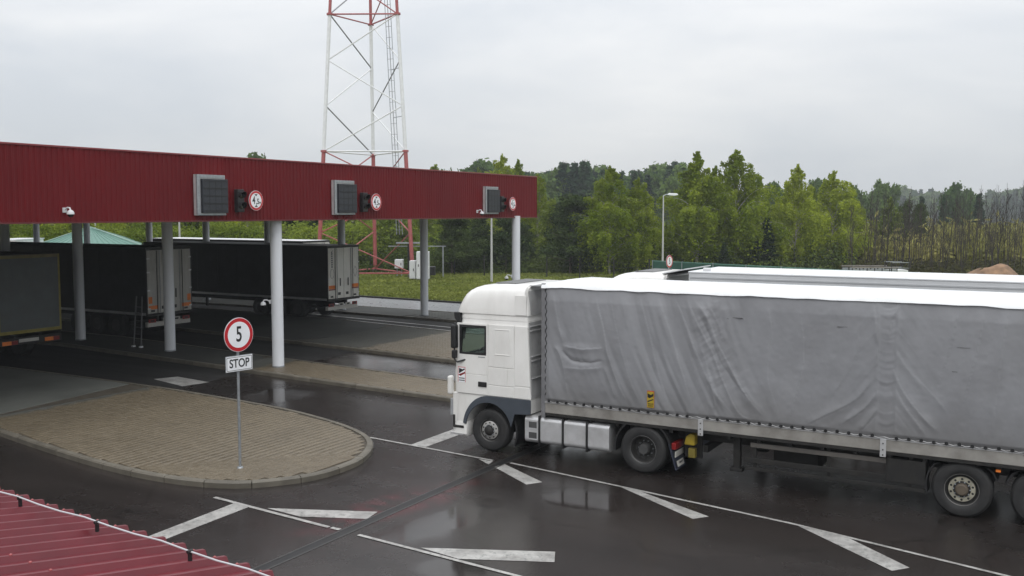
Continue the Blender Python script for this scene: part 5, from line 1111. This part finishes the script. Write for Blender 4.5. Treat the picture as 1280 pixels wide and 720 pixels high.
# loading ramp with railings
a0 = np.array(gw(1066, 62)); a1 = np.array(gw(1122, 62)); rm = empty('ramp_railing', (a0[0], a0[1], 0), YAW, 'low grey platform with railings behind the white trailer roofs', 'platform')
Lr = float(np.linalg.norm(a1 - a0)); box(0, Lr, 0, 2.0, .0, 1.45).build('deck', CONCRETE, rm)
for sy_ in (0, 2.0):
    box(0, Lr + .1, sy_ - .03, sy_ + .03, 2.02, 2.09).build('top_rail', mat('rail_brown', (.22, .2, .18), .6, var=.2), rm)
    for i in range(7): box(i * Lr / 6 - .025, i * Lr / 6 + .025, sy_ - .025, sy_ + .025, 1.45, 2.02).build('post', DARKMETAL, rm); 
    for i in range(6): box(i * Lr / 6 + .05, (i + 1) * Lr / 6 - .05, sy_ - .01, sy_ + .01, 1.52, 1.95).build('infill_panel', STEEL, rm)
a2 = gw(1126, 62); bx2 = empty('cage_trolley', (a2[0], a2[1], 0), YAW, 'grey open frame cage at the right end of the platform', 'cage')
for sx_ in (-.55, .55):
    for sy_ in (0, 1.1): box(sx_ - .03, sx_ + .03, sy_ - .03, sy_ + .03, 0, 2.4).build('upright', DARKMETAL, bx2)
for z in (1.6, 2.0, 2.35):
    for sy_ in (0, 1.1): box(-.6, .6, sy_ - .02, sy_ + .02, z, z + .04).build('crossbar', STEEL, bx2)
box(-.5, .5, .0, 1.1, 1.0, 1.9).build('panel', CABINET, bx2)
# ------------------------------------------------------------------ trees
def tube_np(polys, ns=5):
    """polys: list of (pts Nx3, radii N) -> verts, quad faces"""
    V = []; F = []; o = 0
    for P, rr in polys:
        P = np.asarray(P, float); n = len(P); T = np.gradient(P, axis=0); T /= np.linalg.norm(T, axis=1)[:, None] + 1e-9
        ref = np.array([1., 0, 0]) if abs(T[0, 0]) < .8 else np.array([0, 1., 0]); A = np.cross(T, ref); A /= np.linalg.norm(A, axis=1)[:, None] + 1e-9; B = np.cross(T, A)
        t = np.linspace(0, 2 * np.pi, ns, endpoint=False); ring = A[:, None] * np.cos(t)[None, :, None] + B[:, None] * np.sin(t)[None, :, None]
        V.append((P[:, None] + ring * np.asarray(rr)[:, None, None]).reshape(-1, 3)); i, k = np.meshgrid(np.arange(n - 1), np.arange(ns), indexing='ij')
        F.append(np.stack([i * ns + k, i * ns + (k + 1) % ns, (i + 1) * ns + (k + 1) % ns, (i + 1) * ns + k], -1).reshape(-1, 4) + o); o += n * ns
    return np.concatenate(V), np.concatenate(F)
def leaf_quads(C, size, r, flat=0., asp=1.6):
    n = len(C); s = size * r.uniform(.6, 1.4, n)[:, None]; a = r.normal(size=(n, 3)); a[:, 2] *= (1 - flat); a /= np.linalg.norm(a, axis=1)[:, None]
    b = np.cross(a, r.normal(size=(n, 3))); b /= np.linalg.norm(b, axis=1)[:, None]; a = a * s * .5 * asp; b = b * s * .5
    V = np.stack([C - a, C + b, C + a, C - b], 1).reshape(-1, 3); F = np.arange(4 * n).reshape(-1, 4); return V, F
def make_tree(name, kind, seed, h, nleaf, lsize, leaf, bark, spread=1.):
    r = np.random.default_rng(seed); z = np.linspace(0, h * .97, 14); wob = np.cumsum(r.normal(0, .012 * h / 10, (14, 2)), 0); T = np.column_stack([wob, z]); rad = np.linspace(.014 * h, .0025 * h, 14) + .0
    polys = [(T, rad)]; L = []; tp = lambda zz: np.array([np.interp(zz, z, T[:, 0]), np.interp(zz, z, T[:, 1]), zz])
    if kind == 'birch':
        nb = 84
        for i in range(nb):
            t = .10 + .87 * (i + r.uniform(0, 1)) / nb; prof = min(1, (t + .12) / .38) * (1 - t) ** .95; ln = h * .30 * spread * prof * r.uniform(.55, 1.25) + .12; az = r.uniform(0, 2 * np.pi); up = r.uniform(.7, 1.3) + 1.1 * t
            s = np.linspace(0, 1, 7); p0 = tp(t * h * .96); P = p0 + np.column_stack([np.cos(az) * s * ln, np.sin(az) * s * ln, up * ln * (s - .55 * s ** 2 * 1.2)])
            polys.append((P, np.linspace(.0035 * h * (1 - t) + .012, .006, 7))); L.append((P, ln))
            for q in range(2):
                k = r.integers(2, 6); az2 = az + r.normal(0, .7); l2 = ln * .45; s2 = np.linspace(0, 1, 5); P2 = P[k] + np.column_stack([np.cos(az2) * s2 * l2, np.sin(az2) * s2 * l2, .5 * l2 * (s2 - s2 ** 2 * 1.2)]); polys.append((P2, np.linspace(.010, .004, 5))); L.append((P2, l2))
        w = np.array([l for _, l in L]); idx = r.choice(len(L), nleaf, p=w / w.sum()); u = r.beta(2.2, 1.2, nleaf); C = np.empty((nleaf, 3))
        for k, (P, ln) in enumerate(L):
            m = idx == k; C[m] = np.column_stack([np.interp(u[m], np.linspace(0, 1, len(P)), P[:, c]) for c in range(3)])
        lw = w[idx]; C += r.normal(0, 1, (nleaf, 3)) * (.03 + .055 * lw)[:, None]; tz = r.uniform(.55, 1, nleaf // 14) ** .7 * h * .97; C[:len(tz)] = np.column_stack([np.interp(tz, z, T[:, 0]), np.interp(tz, z, T[:, 1]), tz]) + r.normal(0, .07, (len(tz), 3)); C[:, 2] -= r.exponential(1., nleaf) * (.06 + .24 * lw)
        strand = np.sin(C[:, 0] * 9 + 3 * np.sin(C[:, 1] * 4)) + np.sin(C[:, 1] * 8 + C[:, 2] * 1.3); C = C[strand > r.uniform(-2.2, .9, len(C))]
    elif kind == 'spruce':
        nw = 26
        for i in range(nw):
            t = .04 + .95 * i / nw; ln = h * .20 * spread * (1 - t) ** .85 + .15
            for q in range(7):
                az = r.uniform(0, 2 * np.pi); l = ln * r.uniform(.6, 1.2); s = np.linspace(0, 1, 5); P = tp(t * h * .97) + np.column_stack([np.cos(az) * s * l, np.sin(az) * s * l, -.28 * l * s + .22 * l * s ** 2.5]); polys.append((P, np.linspace(.02, .006, 5))); L.append((P, l))
        w = np.array([l for _, l in L]) ** 1.2; idx = r.choice(len(L), nleaf, p=w / w.sum()); u = r.beta(1.5, 1., nleaf); C = np.empty((nleaf, 3))
        for k, (P, ln) in enumerate(L):
            m = idx == k; C[m] = np.column_stack([np.interp(u[m], np.linspace(0, 1, 5), P[:, c]) for c in range(3)])
        C += r.normal(0, .10 * h / 10, (nleaf, 3)) * [1, 1, .7]
    elif kind == 'pine':
        nb = 40
        for i in range(nb):
            t = .10 + .88 * (i + r.uniform(0, 1)) / nb; prof = min(1, (t + .25) / .45) * (1 - t * .93) ** .6; ln = h * .34 * spread * prof * r.uniform(.55, 1.1) + .2; az = r.uniform(0, 2 * np.pi); s = np.linspace(0, 1, 6)
            P = tp(t * h * .95) + np.column_stack([np.cos(az) * s * ln, np.sin(az) * s * ln, ln * (.15 * s + .25 * s ** 3)]); polys.append((P, np.linspace(.05, .012, 6)))
            for q in range(5): c = P[r.integers(2, 6)] + r.normal(0, .22 * ln + .05, 3) * [1, 1, .5]; L.append((c, .30 + .12 * ln))
        w = np.array([s for _, s in L]); idx = r.choice(len(L), nleaf, p=w / w.sum()); cc = np.array([c for c, _ in L])[idx]; C = cc + r.normal(0, 1, (nleaf, 3)) * (w[idx] * .62)[:, None] * [1, 1, .62]
    elif kind == 'round':
        nb = 26
        for i in range(nb):
            t = .12 + .83 * (i + r.uniform(0, 1)) / nb; prof = math.sin(min(1, t * 1.02) * math.pi * .86 + .35) ** .8 if t < .98 else .2; ln = h * .36 * spread * abs(prof) * r.uniform(.6, 1.15) + .2; az = r.uniform(0, 2 * np.pi); s = np.linspace(0, 1, 5)
            P = tp(t * h * .9) + np.column_stack([np.cos(az) * s * ln, np.sin(az) * s * ln, ln * .55 * s]); polys.append((P, np.linspace(.05, .01, 5)))
            for q in range(4): L.append((P[r.integers(2, 5)] + r.normal(0, .2 * ln, 3), .25 + .22 * ln))
        w = np.array([s for _, s in L]); idx = r.choice(len(L), nleaf, p=w ** 1.5 / (w ** 1.5).sum()); cc = np.array([c for c, _ in L])[idx]; C = cc + r.normal(0, 1, (nleaf, 3)) * (w[idx] * .6)[:, None]
    C[:, 2] = np.maximum(C[:, 2], .15)
    V, F = tube_np(polys, 4 if h > 3 else 3); root = fast_mesh(name, bark, V, F)
    V, F = leaf_quads(C, lsize, r); cr_ = fast_mesh('crown', leaf, V, F, root); return root
HOLD = Vector((0, 0, 0))
protos = {}
def proto(key, *a, **k):
    protos.setdefault(key, []).append(make_tree(*a, **k))
for s in range(4): proto('birch', 'birch_tree', 'birch', 20 + s, 11, 42000, .13, LEAF_B, BIRCHBARK, spread=(1.5, 1.3, 1.6, 1.4)[s])
for s in range(2): proto('young', 'young_birch', 'birch', 40 + s, 8, 13000, .17, LEAF_B2, BIRCHBARK, spread=1.15)
for s in range(3): proto('pine', 'pine_tree', 'pine', 60 + s, 8.5, 15000, .15, LEAF_D, BARK, spread=(1.05, .9, 1)[s])
for s in range(2): proto('spruce', 'spruce_tree', 'spruce', 70 + s, 8, 9000, .16, LEAF_D, BARK, spread=1.1)
for s in range(3): proto('farspruce', 'distant_spruce', 'spruce', 80 + s, 18, 6000, .62, LEAF_S, BARK, spread=(.9, .75, 1)[s])
for s in range(3): proto('farbroad', 'distant_broadleaf_tree', 'round', 90 + s, 16, 6000, .62, LEAF_F, BARK, spread=.75)
for s in range(2): proto('bush', 'leafy_bush', 'round', 95 + s, 4, 5000, .14, LEAF_B2, BARK, spread=1.25)
used = set(); cnt = {}
def plant(key, px, w, topy=None, h=None, var=None, wide=1., label=None, cat='tree', group=None, base=0.):
    pl = protos[key]; v = pl[(var if var is not None else rng.integers(0, len(pl))) % len(pl)]
    H0 = {'birch': 11, 'young': 8, 'pine': 8.5, 'spruce': 8, 'farspruce': 18, 'farbroad': 16, 'bush': 4}[key]
    if h is None: h = HC + (HORIZON - topy) * w / FPX
    x, y = gw(px, w); s = h / H0; rz = rng.uniform(0, 6.28)
    if v.name not in used: used.add(v.name); o = v; o.location = (x, y, base); o.rotation_euler = (0, 0, rz)
    else: o = dup(v, None, (x, y, base), rz)
    o.scale = (s * wide, s * wide, s); tag(o, label, cat, group); return o
G1 = 'trees at the edge of the lawn'
near = [('pine', 565, 88, 262, 1.25, 'broad dark pine between the mast and the last column', 0), ('pine', 598, 92, 268, 1.0, 'dark pine left of the lawn street lamp', 1), ('pine', 632, 90, 262, 1.05, 'dark pine behind the last white column', 2),
        ('birch', 628, 104, 190, .8, 'bright birch top rising over the right part of the red fascia', 0), ('birch', 648, 112, 196, .7, 'slim pale birch just left of the canopy corner', 1),
        ('birch', 672, 100, 214, .75, 'birch just right of the canopy corner', 2), ('pine', 713, 88, 240, 1.15, 'wide dark pine right of the canopy corner', 0), ('young', 690, 97, 246, .9, 'small bright tree behind the wide dark pine', 0),
        ('birch', 762, 87, 204, 1.0, 'tall leafy birch left of the street lamp, larger of the pair', 3), ('birch', 797, 88, 219, .95, 'leafy birch nearest the left side of the street lamp', 0), ('pine', 775, 92, 296, .8, 'low dark pine at the foot of the birch pair', 1),
        ('birch', 871, 90, 186, 1.08, 'tallest birch right of the street lamp with airy top', 1), ('birch', 919, 92, 184, 1.05, 'tall birch with pale trunk second right of the lamp', 2), ('birch', 893, 94, 204, .9, 'shorter birch squeezed between the two tallest birches', 3), ('birch', 946, 97, 214, .85, 'birch with drooping right edge beside the tallest pair', 0),
        ('spruce', 958, 90, 268, 1.1, 'small dark spruce beside the tall birches', 0), ('birch', 994, 92, 202, .88, 'pointed bright birch in the middle of the right half', 1), ('birch', 1040, 95, 210, 1.0, 'bushy bright birch left of the bare saplings', 2), ('birch', 1062, 98, 226, .7, 'smaller birch at the edge of the bare saplings', 3),
        ('birch', 1016, 99, 232, .8, 'low birch between the pointed and the bushy birch', 0), ('young', 1112, 104, 244, .9, 'yellow-green young tree among the bare saplings', 1), ('pine', 1130, 110, 250, .7, 'grey-green pine behind the bare saplings', 2), ('pine', 1150, 106, 252, .6, 'slim dark pine behind the bare saplings', 0),
        ('young', 835, 92, 290, 1.2, 'low young bush-like tree under the street lamp', 0), ('spruce', 905, 86, 300, 1.1, 'low dark spruce at the foot of the tallest birches', 1), ('pine', 655, 94, 280, .9, 'low dark pine at the right of the last column', 1),
        ('pine', 742, 92, 285, .8, 'low pine between the wide dark pine and the birches', 2), ('pine', 810, 89, 292, .7, 'low dark pine just left of the lamp foot', 0), ('pine', 700, 96, 262, .9, 'second dark pine behind the wide dark pine', 1)]
for key, px, w, ty, wd, lb, v in near: plant(key, px, w, ty, var=v, wide=wd, label=lb, group=G1)
# behind the canopy on the left (tops stay under the fascia line)
for i, px in enumerate(range(-30, 560, 26)):
    key = ('young', 'birch', 'young', 'pine')[i % 4]; w = 98 + 9 * ((i * 7) % 5); top = max(196, 176 + .0642 * px + 22) + (i * 13) % 22
    plant(key, px + (i * 5) % 9, w, top, wide=1.25, label='leafy tree of the green belt seen below the red canopy', group='trees of the green belt behind the canopy')
for i, px in enumerate(range(-20, 440, 17)): plant('bush', px + (i * 11) % 7, 92 + (i * 3) % 8, h=2.9 + (i * 7) % 5 * .35, wide=1.1, label='bright green bush of the belt behind the canopy', cat='bush', group='bushes behind the canopy')
plant('farbroad', 333, 150, 188, label='lone tree top peeking over the red fascia left of the mast', group=None); plant('young', 545, 130, 203, label='small tree top peeking over the fascia right of the mast')
plant('birch', 598, 125, 207, wide=.7, label='thin tree top just showing over the fascia near its right end')
# wooded rise behind
for i in range(112):
    px = 600 + (i * 61.8) % 285 + rng.uniform(-6, 6); row = i % 4; w = 190 + 22 * row + rng.uniform(0, 15)
    ty = 206 + 7 * math.sin(px * .05) + (0 if row < 3 else -1) + rng.uniform(-4, 10) + max(0, px - 830) * .22
    plant('farspruce' if rng.random() < .6 else 'farbroad', px, w, ty, wide=rng.uniform(.9, 1.25), label='hazy dark tree of the wood beyond the birches', group='trees of the far wood')
for i in range(84):
    px = 872 + i * 6.2 + rng.uniform(-4, 4); w = 480 + (i % 3) * 55 + rng.uniform(0, 25); ty = 241 + rng.uniform(-6, 8) + 5 * math.sin(px * .043)
    plant('farspruce' if rng.random() < .55 else 'farbroad', px, w, ty, wide=1.3, label='hazy tree of the distant line at right', group='trees of the distant right line')
for px, w, ty, lb in ((1097, 190, 222, 'tall pale tree standing above the distant line, left one'), (1108, 195, 224, 'tall pale tree standing above the distant line, right one'), (1020, 180, 218, 'grey-green tree top behind the bushy birch'), (1066, 185, 228, 'grey-green tree top behind the sapling edge'), (1192, 190, 224, 'tallest pale tree over the bare saplings'), (1208, 200, 232, 'shorter pale tree over the bare saplings'), (966, 190, 222, 'grey-green tree top behind the dark spruce')):
    plant('farbroad', px, w, ty, wide=.62, label=lb)
for px, w, ty, lb in ((1178, 150, 240, 'dark spruce tip above the bare saplings, left one'), (1222, 150, 238, 'dark spruce tip above the bare saplings, right one'), (1150, 160, 242, 'dark spruce tip behind the slim pine')): plant('farspruce', px, w, ty, wide=.8, label=lb)
# bare saplings thicket
def sapling(seed):
    r = np.random.default_rng(seed); h = 7.; z = np.linspace(0, h, 9); lean = r.normal(0, .045, 2); T = np.column_stack([lean[0] * z + np.cumsum(r.normal(0, .03, 9)), lean[1] * z + np.cumsum(r.normal(0, .03, 9)), z]); polys = [(T, np.linspace(.04, .008, 9))]
    for i in range(17):
        t = r.uniform(.28, .97); k = t * 8; p0 = np.array([np.interp(t * h, z, T[:, c]) for c in range(3)]); az = r.uniform(0, 6.28); ln = (1.15 - t) * 1.5 * r.uniform(.5, 1.1); s = np.linspace(0, 1, 4); P = p0 + np.column_stack([np.cos(az) * s * ln * .45, np.sin(az) * s * ln * .45, ln * s]); polys.append((P, np.linspace(.016, .005, 4)))
        for q in range(2): P2 = P[2] + np.column_stack([np.cos(az + q * 2 - 1) * s * ln * .25, np.sin(az + q * 2 - 1) * s * ln * .25, ln * .5 * s]); polys.append((P2, np.linspace(.008, .004, 4)))
    V, F = tube_np(polys, 3); return fast_mesh('bare_sapling', TWIG, V, F)
saps = [sapling(200 + i) for i in range(6)]
for s_ in range(125):
    px = 1062 + (s_ * 61.803) % 228 + rng.uniform(-2, 2); w = 74 + rng.uniform(0, 26); tall = 1 if px < 1230 else 1.05
    if px < 1085 and s_ % 3 and s_ > 5: continue
    h = (HC + (264 - (243 + rng.uniform(-12, 30))) * w / FPX) * tall; src = saps[s_ % 6]; x, y = gw(px, w)
    if s_ < 6: o = src
    else: o = src.copy(); COL.objects.link(o)
    o.location = (x, y, 0); o.rotation_euler = (0, 0, rng.uniform(0, 6.28)); o.scale = (h / 7 * rng.uniform(.8, 1.3),) * 2 + (h / 7,)
    tag(o, 'thin leafless sapling of the bare thicket at the right', 'sapling', 'bare saplings of the thicket')
# undergrowth masses, reeds, grass tufts
def mass(name, m, pts, size, label, flat=0., asp=1.6, cat='undergrowth'):
    V, F = leaf_quads(np.array(pts), size, rng, flat, asp); o = fast_mesh(name, m, V, F); stuff(o, label, cat); return o
P = []
for i in range(60000):
    px = rng.uniform(420, 1070); w = rng.uniform(88, 112); x, y = gw(px, w); hh = 1.4 + 1.2 * math.sin(px * .07 + w) * math.sin(px * .023); P.append((x, y, abs(rng.normal(0, .55)) * max(.3, hh)))
mass('undergrowth', LEAF_U, P, .20, 'tangled low green undergrowth along the foot of the trees')
P = []
for i in range(60000):
    px = rng.uniform(-60, 560); w = rng.uniform(96, 150); x, y = gw(px, w); P.append((x, y, abs(rng.normal(0, 1.4))))
mass('green_thicket', LEAF_B2, P, .30, 'bright spring thicket filling the gap behind the canopy', cat='thicket')
P = []
for i in range(52000):
    px = rng.uniform(1050, 1330); w = rng.uniform(95, 175); x, y = gw(px, w); P.append((x, y, abs(rng.normal(0, 1.3)) + .1))
REED = leafmat('dry_reed', (.17, .175, .04), (.38, .35, .12), .3, scale=.12)
mass('dry_reeds', REED, P, .30, 'yellowish dry reeds behind the bare saplings', asp=3., cat='reeds')
P = []
for i in range(14000):
    px = rng.uniform(1050, 1330); w = rng.uniform(70, 95); x, y = gw(px, w); P.append((x, y, abs(rng.normal(0, .45))))
mass('brushwood', leafmat('olive_brush', (.05, .05, .02), (.13, .12, .04), .2, scale=.3), P, .22, 'olive brushwood at the foot of the bare saplings', cat='brushwood')
P = []
for i in range(46000):
    px = rng.uniform(400, 860); w = rng.uniform(56, 88); x, y = gw(px, w)
    if y > grassY(x) + .3: P.append((x, y, abs(rng.normal(0, .035))))
mass('lawn_grass', leafmat('grass_blades', (.11, .14, .03), (.21, .235, .06), .3, scale=.35), P, .16, 'short uneven grass of the lawn behind the lanes', cat='grass')
P = []
for i in range(36000):
    px = rng.uniform(-60, 1360); w = rng.uniform(620, 760); x, y = gw(px, w); P.append((x, y, rng.uniform(0, 1) ** .8 * (13 + 4 * math.sin(px * .05) + 3 * math.sin(px * .31))))
mass('distant_forest', LEAF_S, P, 3.2, 'hazy forest band along the far horizon', cat='forest')
# ------------------------------------------------------------------ damp air
hz = box(-900, 900, -60, 900, -1.1, 34).build('haze', bpy.data.materials.new('damp_air')); hz['kind'] = 'stuff'
m = hz.data.materials[0]; m.use_nodes = True; n = m.node_tree.nodes
for x in list(n): n.remove(x)
v = n.new('ShaderNodeVolumePrincipled'); v.inputs['Color'].default_value = (.88, .92, .96, 1); v.inputs['Density'].default_value = .00045; v.inputs['Anisotropy'].default_value = .1
o = n.new('ShaderNodeOutputMaterial'); m.node_tree.links.new(v.outputs[0], o.inputs['Volume'])
